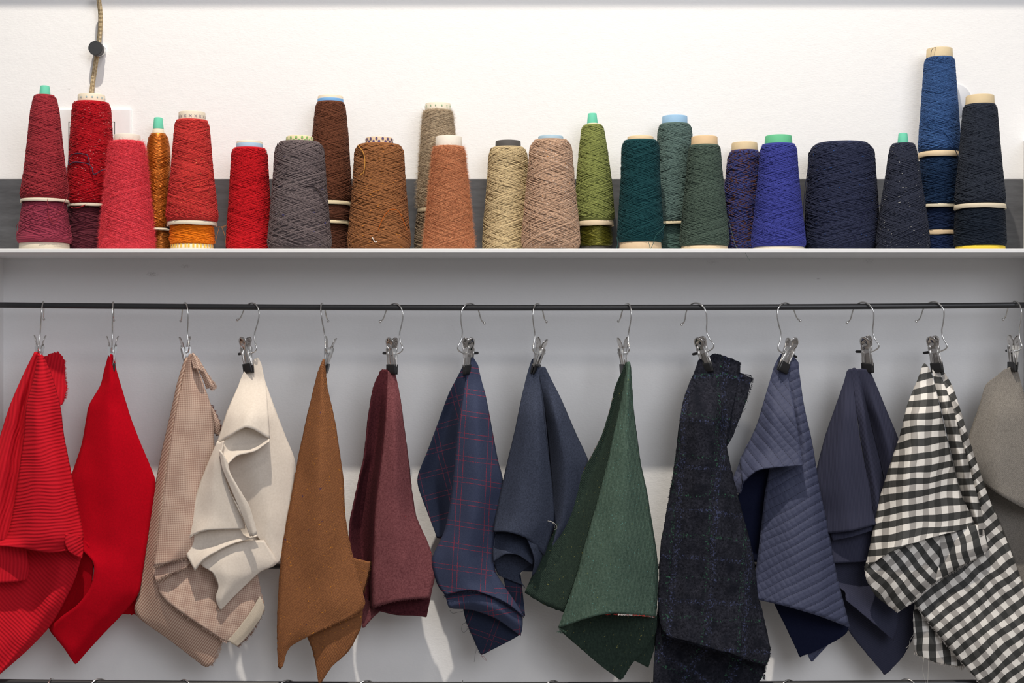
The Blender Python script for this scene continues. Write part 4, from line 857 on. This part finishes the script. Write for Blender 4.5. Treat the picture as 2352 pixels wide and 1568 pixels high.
# 7 navy windowpane
swatch('navy swatch with thin red windowpane check and dark frayed hem', ['plaid', 'plaidshade'], [
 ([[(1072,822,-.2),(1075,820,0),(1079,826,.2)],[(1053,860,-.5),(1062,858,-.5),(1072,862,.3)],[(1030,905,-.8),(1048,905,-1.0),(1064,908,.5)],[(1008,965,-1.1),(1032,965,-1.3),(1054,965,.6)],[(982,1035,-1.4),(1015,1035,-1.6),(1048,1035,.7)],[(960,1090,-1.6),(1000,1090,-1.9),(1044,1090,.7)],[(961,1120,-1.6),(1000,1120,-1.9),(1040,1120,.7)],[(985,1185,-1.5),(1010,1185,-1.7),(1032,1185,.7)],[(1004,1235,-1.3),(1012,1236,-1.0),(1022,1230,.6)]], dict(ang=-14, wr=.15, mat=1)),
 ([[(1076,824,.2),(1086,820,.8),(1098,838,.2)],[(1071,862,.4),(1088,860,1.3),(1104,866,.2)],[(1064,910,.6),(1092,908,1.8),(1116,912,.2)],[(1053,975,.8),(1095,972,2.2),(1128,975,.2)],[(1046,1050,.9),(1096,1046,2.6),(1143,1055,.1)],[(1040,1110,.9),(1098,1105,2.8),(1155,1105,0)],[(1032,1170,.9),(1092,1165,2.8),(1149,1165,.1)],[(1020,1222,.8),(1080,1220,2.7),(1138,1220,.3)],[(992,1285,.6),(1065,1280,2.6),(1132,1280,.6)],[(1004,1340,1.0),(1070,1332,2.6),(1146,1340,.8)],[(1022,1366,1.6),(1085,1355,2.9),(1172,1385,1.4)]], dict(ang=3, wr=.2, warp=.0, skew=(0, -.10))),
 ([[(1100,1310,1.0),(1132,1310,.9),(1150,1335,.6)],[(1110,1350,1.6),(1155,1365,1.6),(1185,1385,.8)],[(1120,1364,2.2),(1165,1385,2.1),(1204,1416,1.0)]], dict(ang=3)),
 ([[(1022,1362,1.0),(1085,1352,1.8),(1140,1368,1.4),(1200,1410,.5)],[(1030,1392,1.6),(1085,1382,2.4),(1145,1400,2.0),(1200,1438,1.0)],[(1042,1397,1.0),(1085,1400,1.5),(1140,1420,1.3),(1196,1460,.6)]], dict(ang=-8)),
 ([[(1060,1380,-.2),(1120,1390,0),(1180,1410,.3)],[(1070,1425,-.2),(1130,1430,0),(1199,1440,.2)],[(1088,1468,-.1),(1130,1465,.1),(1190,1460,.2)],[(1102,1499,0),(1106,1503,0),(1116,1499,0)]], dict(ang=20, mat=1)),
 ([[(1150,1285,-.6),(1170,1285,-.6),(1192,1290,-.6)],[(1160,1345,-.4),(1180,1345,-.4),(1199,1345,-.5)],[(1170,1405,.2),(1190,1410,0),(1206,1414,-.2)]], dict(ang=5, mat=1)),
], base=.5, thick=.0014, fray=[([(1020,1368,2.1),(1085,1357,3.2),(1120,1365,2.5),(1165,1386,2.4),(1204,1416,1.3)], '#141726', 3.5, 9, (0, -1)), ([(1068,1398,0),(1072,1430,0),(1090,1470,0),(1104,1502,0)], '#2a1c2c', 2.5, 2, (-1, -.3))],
 hairs=[([(1068,1402,.4),(1050,1406,.4),(1040,1408,.4),(1033,1401,.4)], '#2a2a38', .00022), ([(1074,1430,.3),(1064,1432,.5),(1060,1445,.6),(1066,1452,.5),(1078,1440,.4)], '#2a2a38', .0002), ([(1092,1468,.2),(1094,1490,.3),(1092,1500,.3),(1089,1520,.3)], '#2a2a38', .0002), ([(1104,1500,.2),(1110,1512,.3),(1118,1516,.4),(1112,1508,.4),(1104,1506,.4)], '#6a2430', .0002)])
# 8 navy wool
swatch('plain dark navy wool swatch folded in two cones side by side', ['navy'], [
 ([[(1221,826,0),(1228,822,.3),(1234,834,.2),(1238,858,.4)],[(1211,858,-.2),(1220,858,.5),(1230,865,.9),(1240,885,.6)],[(1199,910,-.3),(1215,910,.8),(1230,915,1.3),(1246,930,.7)],[(1184,985,-.4),(1210,985,1.2),(1235,988,1.7),(1253,995,.7)],[(1166,1060,-.5),(1202,1060,1.4),(1238,1060,1.9),(1262,1062,.7)],[(1149,1135,-.4),(1192,1135,1.6),(1238,1135,1.9),(1270,1135,.5)],[(1138,1190,0),(1185,1188,2.0),(1235,1195,1.9),(1272,1200,.4)],[(1133,1221,.6),(1165,1221,2.4),(1210,1236,2.2),(1250,1275,.6)]], dict(wr=.12)),
 ([[(1230,842,-.8),(1240,842,-.9),(1250,845,-.8)],[(1225,930,-1.2),(1246,930,-1.5),(1280,935,-1.2)],[(1225,1050,-1.4),(1258,1050,-1.7),(1290,1050,-1.4)],[(1225,1150,-1.4),(1258,1150,-1.7),(1290,1150,-1.4)],[(1228,1240,-1.4),(1250,1240,-1.6),(1262,1240,-1.3)],[(1222,1312,-1.2),(1230,1318,-1.3),(1238,1312,-1.2)]], dict(wr=.05)),
 ([[(1140,1170,-1.2),(1190,1170,-1.2),(1235,1175,-1.2)],[(1138,1240,-1.3),(1190,1240,-1.2),(1232,1245,-1.2)],[(1136,1300,-1.3),(1185,1310,-1.2),(1226,1312,-1.2)]], dict(wr=.05)),
 ([[(1200,1215,1.6),(1215,1225,1.2),(1262,1200,.2)],[(1212,1240,2.0),(1228,1250,1.6),(1254,1250,.3)],[(1228,1285,1.6),(1236,1290,1.0),(1240,1290,.4)],[(1222,1322,.8),(1226,1318,.6),(1230,1312,.4)]], dict(wr=.1)),
 ([[(1236,850,0),(1243,842,.4),(1252,842,0)],[(1243,885,-1.2),(1256,872,.6),(1268,875,0)],[(1250,930,-1.6),(1268,918,.8),(1290,920,-.1)],[(1258,1000,-1.6),(1285,990,1.0),(1320,990,-.3)],[(1264,1070,-1.5),(1300,1060,.9),(1354,1068,-.6)],[(1270,1140,-1.3),(1300,1135,.5),(1345,1130,-.8)],[(1268,1200,-1.2),(1290,1200,.2),(1320,1200,-.9)],[(1252,1260,-1),(1265,1260,-.2),(1280,1260,-.9)],[(1222,1318,-.7),(1230,1320,-.4),(1240,1316,-.7)]], dict(wr=.12)),
 ([[(1133,1226,-.6),(1170,1226,-.3),(1210,1240,0),(1228,1262,.4)],[(1132,1262,-.2),(1165,1250,.6),(1200,1258,.8),(1228,1285,.8)],[(1133,1290,.6),(1160,1272,1.5),(1190,1274,1.5),(1222,1296,1.0)]], dict(wr=.06)),
 ([[(1133,1284,-.8),(1170,1270,-.8),(1225,1292,-.8)],[(1145,1320,-.9),(1180,1330,-.9),(1192,1320,-.9)],[(1180,1330,-.9),(1196,1340,-.9),(1207,1351,-.9)]], dict(wr=.05)),
], base=1.6, thick=.0020)
# 9 green tweed
swatch('green tweed swatch with open rolled hem edged in red and white threads', ['green', 'greenshade'], [
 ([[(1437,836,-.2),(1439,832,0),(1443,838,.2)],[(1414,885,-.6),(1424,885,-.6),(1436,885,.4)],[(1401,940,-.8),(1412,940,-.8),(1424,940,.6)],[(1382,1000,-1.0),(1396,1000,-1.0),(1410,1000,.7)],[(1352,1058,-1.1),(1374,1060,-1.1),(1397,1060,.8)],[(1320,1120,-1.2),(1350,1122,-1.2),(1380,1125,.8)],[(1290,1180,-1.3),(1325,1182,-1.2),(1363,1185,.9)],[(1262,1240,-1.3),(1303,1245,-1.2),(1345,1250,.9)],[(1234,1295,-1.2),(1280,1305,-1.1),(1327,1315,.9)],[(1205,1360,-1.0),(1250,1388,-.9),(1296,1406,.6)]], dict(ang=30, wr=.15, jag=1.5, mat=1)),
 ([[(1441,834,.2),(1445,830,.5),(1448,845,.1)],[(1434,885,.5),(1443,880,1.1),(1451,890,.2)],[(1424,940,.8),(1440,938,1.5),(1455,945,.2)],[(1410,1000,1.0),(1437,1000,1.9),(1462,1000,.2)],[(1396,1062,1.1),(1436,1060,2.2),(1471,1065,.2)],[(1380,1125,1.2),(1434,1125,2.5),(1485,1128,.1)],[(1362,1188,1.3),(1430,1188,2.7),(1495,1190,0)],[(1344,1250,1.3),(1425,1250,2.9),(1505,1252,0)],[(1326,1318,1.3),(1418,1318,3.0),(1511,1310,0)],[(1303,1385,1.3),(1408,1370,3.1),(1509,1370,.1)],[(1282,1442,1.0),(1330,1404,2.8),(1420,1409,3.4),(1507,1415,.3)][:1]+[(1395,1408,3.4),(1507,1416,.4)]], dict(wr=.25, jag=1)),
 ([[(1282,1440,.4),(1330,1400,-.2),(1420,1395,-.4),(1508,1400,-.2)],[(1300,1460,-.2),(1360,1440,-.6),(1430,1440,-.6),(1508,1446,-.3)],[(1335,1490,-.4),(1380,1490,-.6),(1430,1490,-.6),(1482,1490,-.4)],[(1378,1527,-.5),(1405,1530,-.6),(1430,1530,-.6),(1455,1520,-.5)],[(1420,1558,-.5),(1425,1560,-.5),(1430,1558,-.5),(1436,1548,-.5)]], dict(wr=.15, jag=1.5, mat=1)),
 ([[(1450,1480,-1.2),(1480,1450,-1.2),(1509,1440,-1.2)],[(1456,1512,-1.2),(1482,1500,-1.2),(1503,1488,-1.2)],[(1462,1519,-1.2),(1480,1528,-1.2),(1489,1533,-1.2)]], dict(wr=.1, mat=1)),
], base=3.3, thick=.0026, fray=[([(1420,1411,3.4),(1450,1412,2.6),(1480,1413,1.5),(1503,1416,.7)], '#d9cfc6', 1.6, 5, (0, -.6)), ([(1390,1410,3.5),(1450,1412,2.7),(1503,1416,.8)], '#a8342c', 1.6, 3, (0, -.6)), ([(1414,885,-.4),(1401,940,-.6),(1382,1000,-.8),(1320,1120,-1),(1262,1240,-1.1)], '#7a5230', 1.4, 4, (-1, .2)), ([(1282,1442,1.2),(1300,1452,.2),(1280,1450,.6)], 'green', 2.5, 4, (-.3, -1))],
 hairs=[([(1258,1196,.5),(1268,1198,.8),(1277,1205,.6),(1279,1213,.2),(1274,1216,0)], '#c8c4bc', .0004), ([(1264,1196,.5),(1272,1203,.7),(1274,1212,.3)], '#c8c4bc', .0003)])
# 10 boucle
swatch('shaggy near-black plaid boucle swatch with blue and green lines', ['boucle'], [
 ([[(1604,826,-.4),(1622,822,-.3),(1640,812,-.4),(1664,817,-.8),(1700,832,-1.4)],[(1596,850,-.2),(1618,850,.6),(1642,850,.3),(1668,850,-.5),(1699,856,-1.4)],[(1578,895,-.3),(1605,892,1.0),(1635,900,.8),(1660,905,-.6),(1690,905,-1.2)],[(1568,930,-.4),(1602,935,1.3),(1640,945,1.0),(1664,955,-.8),(1678,955,-1.2)],[(1560,985,-.4),(1602,985,1.5),(1640,1000,1.2),(1660,1010,-.5),(1668,1012,-.9)],[(1552,1050,-.4),(1602,1055,1.7),(1645,1055,1.5),(1665,1050,.2),(1672,1050,-.5)],[(1543,1110,-.4),(1600,1115,1.6),(1650,1110,1.8),(1675,1110,.8),(1686,1110,-.3)],[(1530,1180,-.3),(1595,1185,1.6),(1655,1180,2.0),(1688,1180,1.0),(1704,1180,-.3)],[(1518,1250,-.2),(1590,1250,1.5),(1655,1250,2.1),(1700,1245,1.0),(1722,1245,-.3)],[(1514,1320,0),(1585,1320,1.4),(1650,1320,2.2),(1705,1320,1.3),(1734,1310,0)],[(1512,1390,.2),(1580,1390,1.8),(1650,1395,2.4),(1710,1395,1.6),(1742,1385,.4)],[(1520,1440,1.0),(1580,1450,2.4),(1645,1465,2.8),(1715,1480,2.2),(1768,1490,.8)],[(1535,1462,1.6),(1590,1475,2.8),(1645,1492,3.0),(1705,1508,2.4),(1758,1528,1.0)]], dict(wr=.45, jag=2, ang=4, lin_=.1)),
 ([[(1690,850,-1.5),(1710,860,-1.5),(1728,868,-1.6)],[(1672,930,-1.5),(1692,930,-1.5),(1712,925,-1.5)],[(1658,1000,-1.4),(1670,1002,-1.4),(1682,1003,-1.4)],[(1655,1030,-1.2),(1660,1031,-1.2),(1664,1032,-1.3)]], dict(wr=.15, jag=2, ang=20)),
 ([[(1512,1380,-.5),(1560,1440,-.9),(1640,1460,-.9),(1710,1480,-.7),(1755,1490,-.3)],[(1505,1480,-.4),(1560,1500,-.9),(1640,1510,-.9),(1710,1520,-.7),(1759,1525,-.2)],[(1500,1570,-.4),(1560,1570,-.8),(1640,1570,-.8),(1700,1570,-.6),(1748,1560,-.2)],[(1498,1640,-.4),(1560,1640,-.8),(1640,1640,-.8),(1690,1630,-.6),(1700,1600,-.4)]], dict(wr=.2, jag=2, ang=30)),
 ([[(1722,1370,-.6),(1734,1370,-.5),(1745,1380,-.5)],[(1730,1430,-.5),(1745,1430,-.4),(1757,1430,-.5)],[(1745,1498,-.3),(1758,1498,-.3),(1770,1492,-.4)]], dict(wr=.1, jag=2)),
], base=2.5, thick=.0034, fray=[([(1535,1462,1.8),(1590,1475,3),(1645,1492,3.2),(1705,1508,2.6),(1758,1528,1.2)], 'boucle', 3.0, 12, (0, -1)), ([(1742,1385,.6),(1768,1490,1),(1758,1530,.6),(1755,1560,.2)], 'boucle', 2.5, 7, (1, -.2)), ([(1596,850,0),(1568,930,-.2),(1552,1050,-.2),(1530,1180,-.1),(1514,1320,.2)], 'boucle', 1.6, 5, (-1, 0)), ([(1700,832,-1.3),(1699,856,-1.3),(1728,868,-1.5),(1712,925,-1.4),(1664,1032,-1.2)], 'boucle', 2.0, 6, (1, 0))],
 hairs=[([(1710,912,-1.2),(1715,918,-1.1),(1719,926,-1)], '#14151c', .0003), ([(1694,956,-1.2),(1706,946,-1.1),(1713,937,-1)], '#14151c', .0003), ([(1690,968,-1.2),(1693,976,-1),(1698,980,-.9)], '#14151c', .0003), ([(1680,985,-1.2),(1683,992,-1),(1680,996,-.9)], '#14151c', .0003)])
# 11 quilted navy
swatch('quilted navy fabric swatch with diamond stitching and a turned front flap', ['quilt', 'quiltback'], [
 ([[(1792,814,-.6),(1808,812,-.4),(1822,818,-.4),(1834,832,-.6)],[(1786,850,-.9),(1805,850,-.6),(1822,850,0),(1836,856,-.5)],[(1790,930,-1.2),(1810,930,-.8),(1830,930,.1),(1846,930,-.4)],[(1785,1010,-1.4),(1815,1010,-.8),(1845,1008,.3),(1863,1008,-.3)],[(1770,1068,-1.2),(1810,1068,-.2),(1850,1066,.6),(1873,1066,-.2)],[(1758,1130,-.6),(1810,1130,.9),(1858,1130,.9),(1884,1130,-.2)],[(1750,1200,-.4),(1812,1200,1.3),(1868,1200,1.1),(1899,1200,-.2)],[(1742,1270,-.3),(1815,1270,1.6),(1876,1270,1.3),(1912,1270,-.1)],[(1735,1320,-.2),(1815,1325,1.8),(1882,1330,1.5),(1925,1335,0)],[(1728,1374,.2),(1805,1392,2.2),(1880,1414,2.0),(1952,1441,.4)]], dict(ang=62, wr=.15)),
 ([[(1793,813,-.2),(1798,811,.1),(1803,814,.2)],[(1779,838,-.4),(1790,840,.3),(1804,838,.6)],[(1768,875,-.6),(1786,880,.5),(1812,875,1.0)],[(1754,925,-.8),(1780,930,.8),(1822,925,1.3)],[(1739,975,-.9),(1775,980,1.1),(1830,975,1.6)],[(1714,1030,-1.0),(1765,1035,1.5),(1838,1025,1.9)],[(1700,1058,-.6),(1752,1058,2.0),(1841,1048,2.2)],[(1705,1108,1.6),(1745,1078,2.7),(1846,1068,2.5)]], dict(ang=-38, wr=.15, dy=.2)),
 ([[(1716,1020,-1.1),(1728,1020,-1.3),(1745,1020,-1.4)],[(1689,1085,-1.2),(1705,1085,-1.0),(1720,1085,-1)],[(1684,1108,-1.0),(1700,1110,.4),(1712,1095,1.4)],[(1688,1126,-.4),(1700,1133,.6),(1706,1108,1.5)]], dict(ang=35)),
 ([[(1712,1060,-1.8),(1750,1055,-1.9),(1790,1060,-1.9)],[(1694,1150,-1.8),(1735,1150,-1.9),(1770,1150,-1.8)],[(1705,1230,-1.8),(1735,1230,-1.8),(1765,1230,-1.7)],[(1722,1290,-1.7),(1740,1290,-1.6),(1758,1290,-1.5)]], dict(mat=1)),
 ([[(1765,1360,-.9),(1830,1380,-.8),(1900,1400,-.8),(1950,1430,-.6)],[(1790,1410,-.9),(1840,1430,-.8),(1900,1450,-.8),(1945,1452,-.6)],[(1812,1455,-.9),(1850,1470,-.8),(1890,1478,-.8),(1918,1472,-.7)],[(1835,1503,-.9),(1838,1508,-.8),(1852,1502,-.8),(1866,1498,-.8)]], dict(mat=1, jag=1)),
 ([[(1830,1440,-1.3),(1880,1450,-1.3),(1935,1440,-1.3)],[(1850,1490,-1.3),(1875,1495,-1.3),(1900,1482,-1.3)],[(1860,1514,-1.3),(1865,1519,-1.3),(1874,1510,-1.3)]], dict(mat=0, ang=35)),
], base=.9, thick=.0022)
# 12 fine navy corduroy
swatch('fine navy corduroy swatch with layered hems between quilted and gingham', ['navcord', 'quiltback'], [
 ([[(1945,852,-.3),(1949,848,0),(1954,846,.2)],[(1936,885,-.5),(1946,882,.5),(1960,880,.7)],[(1917,940,-.6),(1940,938,1.0),(1966,935,1.1)],[(1896,1000,-.7),(1935,1000,1.3),(1974,1000,1.3)],[(1879,1065,-.8),(1930,1065,1.5),(1985,1060,1.4)],[(1866,1120,-.8),(1935,1120,1.6),(1998,1120,1.4)],[(1880,1175,-.6),(1945,1175,1.7),(2004,1170,1.4)],[(1890,1226,0),(1955,1219,2.1),(2012,1204,1.5)]], dict(ang=2, wr=.1)),
 ([[(1953,848,.2),(1962,844,.7),(1968,848,-.2)],[(1960,885,.6),(1972,882,1.1),(1980,885,-.6)],[(1967,940,.8),(1983,938,1.3),(1992,940,-.9)],[(1976,1005,.8),(1992,1005,1.3),(2008,1005,-1.0)],[(1988,1070,.6),(2004,1070,1.2),(2024,1070,-1.0)],[(2000,1135,.5),(2016,1135,1.1),(2036,1135,-1.0)],[(2008,1200,.4),(2024,1200,1.0),(2044,1200,-1.0)]], dict(ang=-12, wr=.08)),
 ([[(1967,848,-.8),(1980,846,.1),(1998,850,-.2)],[(1978,885,-1),(1996,885,.2),(2013,885,-.3)],[(1991,940,-1.2),(2012,938,.3),(2036,942,-.5)],[(2006,1005,-1.3),(2035,1005,.3),(2062,1005,-.6)],[(2022,1070,-1.4),(2050,1070,.3),(2080,1070,-.6)],[(2040,1200,-1.4),(2060,1200,.2),(2090,1200,-.6)]], dict(ang=4, wr=.1)),
 ([[(1906,1215,-.2),(1955,1210,.7),(2015,1195,.6)],[(1910,1232,.3),(1958,1226,1.3),(2015,1208,.9)],[(1914,1241,.4),(1958,1232,1.4),(2015,1214,.9)]], dict(ang=2, dy=.1)),
 ([[(1890,1220,-.6),(1960,1215,-.2),(2020,1200,-.3)],[(1898,1258,-.4),(1965,1255,.2),(2025,1250,-.1)],[(1908,1293,0),(1975,1290,.5),(2030,1284,.2)]], dict(ang=6)),
 ([[(1898,1270,-1.3),(1980,1275,-1.1),(2050,1270,-1.2)],[(1908,1330,-1.0),(2000,1340,-.7),(2058,1340,-1.1)],[(1940,1358,.0),(2000,1400,-.2),(2062,1400,-1.0)],[(1942,1368,.4),(2005,1420,.4),(2062,1440,-.5)],[(1943,1378,.6),(2008,1432,.7),(2052,1471,.1)]], dict(ang=-35, jag=1)),
 ([[(1905,1280,-2.0),(2000,1290,-2.1),(2100,1300,-2.1)],[(1918,1380,-1.8),(2010,1390,-2.0),(2100,1390,-2.1)],[(1952,1452,-1.7),(2020,1460,-1.9),(2100,1455,-2.0)],[(1990,1500,-1.7),(2035,1510,-1.8),(2075,1505,-1.9)],[(2026,1542,-1.7),(2031,1549,-1.7),(2042,1542,-1.8)]], dict(ang=-30, jag=1)),
], base=.2, thick=.0014)
# 13 gingham
swatch('black and white gingham cotton swatch, large and crumpled', ['gingham'], [
 ([[(2118,840,-.1),(2124,834,.2),(2132,842,.4),(2138,852,.2)],[(2108,870,-.2),(2118,868,.6),(2134,868,.7),(2144,872,.1)],[(2084,930,-.4),(2105,926,1.1),(2132,928,1.2),(2158,930,0)],[(2067,1000,-.6),(2098,995,1.6),(2135,998,1.6),(2173,998,0)],[(2045,1065,-.6),(2090,1062,2.0),(2140,1065,1.9),(2188,1062,.1)],[(2022,1140,-.5),(2080,1135,2.3),(2145,1138,2.0),(2206,1132,.2)],[(2006,1215,-.3),(2070,1208,2.5),(2140,1205,2.3),(2228,1178,.6)],[(1995,1270,0),(2060,1245,2.7),(2140,1225,2.5),(2238,1204,.9)],[(1985,1308,.4),(2045,1268,2.8),(2140,1234,2.6),(2239,1210,1.0)]], dict(ang=-8, wr=.35, jag=1, skew=(.18, 0))),
 ([[(2140,846,.1),(2150,850,.6),(2158,850,.2)],[(2148,885,-.4),(2158,885,.6),(2170,885,.1)],[(2162,940,-.6),(2176,940,.7),(2190,940,0)],[(2178,1010,-.8),(2195,1010,.9),(2210,1010,-.1)],[(2195,1080,-.8),(2214,1080,1.0),(2230,1080,-.2)],[(2214,1150,-.7),(2232,1150,1.1),(2248,1148,-.1)],[(2236,1205,-.4),(2248,1205,1.0),(2260,1200,.2)],[(2232,1228,0),(2250,1233,1.0),(2262,1228,.4)]], dict(ang=-2, wr=.2, dy=.1)),
 ([[(2150,846,-.2),(2158,845,.2),(2166,850,-.2)],[(2165,885,-.3),(2176,885,.4),(2188,888,-.3)],[(2180,945,-.4),(2194,945,.5),(2208,948,-.4)],[(2200,1010,-.5),(2214,1010,.6),(2226,1010,-.4)],[(2220,1080,-.5),(2236,1080,.6),(2250,1080,-.5)],[(2238,1150,-.5),(2258,1150,.5),(2274,1150,-.6)],[(2215,1220,-.6),(2260,1215,.3),(2300,1210,-.6)],[(2170,1290,-.6),(2240,1280,.3),(2325,1275,-.6)],[(2110,1350,-.5),(2230,1340,.4),(2346,1330,-.6)],[(2098,1380,-.3),(2230,1390,.5),(2370,1390,-.5)],[(2118,1410,.2),(2240,1440,.8),(2400,1440,-.4)],[(2150,1450,.4),(2270,1490,.9),(2430,1500,-.3)],[(2200,1510,.4),(2310,1540,.8),(2450,1550,-.2)],[(2262,1580,.4),(2350,1590,.7),(2470,1600,-.2)]], dict(ang=-38, wr=.3, dy=-.5)),
 ([[(1985,1300,.5),(2040,1262,1.6),(2110,1238,1.6),(2160,1226,1.2)],[(1990,1330,.7),(2045,1310,1.9),(2110,1290,1.9),(2158,1290,1.2)],[(2010,1366,.7),(2055,1350,1.8),(2105,1340,1.8),(2150,1330,1.0)],[(2040,1390,.6),(2065,1385,1.4),(2095,1372,1.5),(2128,1352,1.0)],[(2056,1402,.5),(2062,1406,1.0),(2080,1394,1.2),(2100,1380,.9)]], dict(ang=48, wr=.3, jag=1.5, dy=-.2)),
 ([[(2145,1228,.6),(2190,1215,1.2),(2240,1204,1.2),(2264,1222,.6)],[(2145,1270,.7),(2190,1255,1.5),(2235,1240,1.6),(2268,1250,.7)],[(2140,1310,.8),(2185,1290,1.6),(2230,1268,1.5),(2270,1258,.8)],[(2135,1345,.7),(2170,1322,1.2),(2215,1295,1.2),(2262,1272,.7)]], dict(ang=75, wr=.4, jag=2, dy=-.35)),
 ([[(2098,1400,-.8),(2150,1400,-.8),(2220,1420,-.8)],[(2098,1450,-.4),(2150,1455,-.2),(2225,1465,-.6)],[(2099,1492,-.6),(2150,1505,-.4),(2230,1520,-.8)],[(2110,1505,-.6),(2155,1522,-.4),(2216,1530,-.7)]], dict(ang=-95, wr=.3, jag=2, dy=-.9)),
], base=2.7, thick=.0009, fray=[([(2100,1495,-1.0),(2150,1515,-.9),(2214,1530,-1.2)], '#b8b0a8', 6, 12, (0, -1)), ([(2056,1404,.6),(2095,1382,1.2),(2130,1352,1.1)], '#cfc8c0', 2.5, 5, (.5, -1)), ([(2140,1340,.5),(2215,1296,1.2),(2264,1270,.6)], '#8f8a84', 4, 8, (.5, -1)), ([(2110,1400,.0),(2150,1452,.2),(2200,1512,.2),(2258,1580,.2)], '#d6d0c8', 1.5, 4, (-1, -.6))],
 hairs=[([(2100,1455,-1),(2090,1470,-.8),(2088,1482,-.7),(2080,1488,-.6)], '#c8c4bc', .0002), ([(2122,1510,-1),(2120,1540,-1),(2128,1575,-1)], '#c8c4bc', .0002), ([(2133,1512,-1),(2132,1545,-1),(2130,1575,-1)], '#c8c4bc', .0002)])
# 14 grey
swatch('mid grey woven cloth swatch cut by the right edge of the picture', ['grey'], [
 ([[(2304,850,0),(2312,846,.3),(2322,842,.6),(2334,838,.2)],[(2290,862,-.1),(2308,862,.5),(2328,864,.7),(2342,868,0)],[(2264,884,-.3),(2298,885,.9),(2334,890,.9),(2352,905,-.1)],[(2250,930,-.5),(2295,930,1.2),(2342,935,1.0),(2370,945,-.3)],[(2226,1000,-.7),(2290,1000,1.5),(2350,1000,1.2),(2400,1010,-.4)],[(2218,1060,-.6),(2290,1060,1.7),(2360,1060,1.3),(2420,1070,-.4)],[(2250,1104,-.2),(2300,1138,1.9),(2355,1168,1.5),(2430,1190,-.2)]], dict(ang=-20, wr=.15, jag=1)),
 ([[(2240,1060,-1.2),(2300,1060,-1.2),(2400,1060,-1.2)],[(2262,1130,-1.2),(2320,1130,-1.1),(2410,1130,-1.1)],[(2300,1210,-1.1),(2340,1210,-.9),(2420,1210,-1.0)],[(2330,1290,-1.1),(2370,1290,-.8),(2430,1290,-.9)],[(2352,1350,-1),(2380,1380,-.8),(2430,1400,-.9)]], dict(ang=20, dy=-.4)),
], base=-.3, thick=.0016)
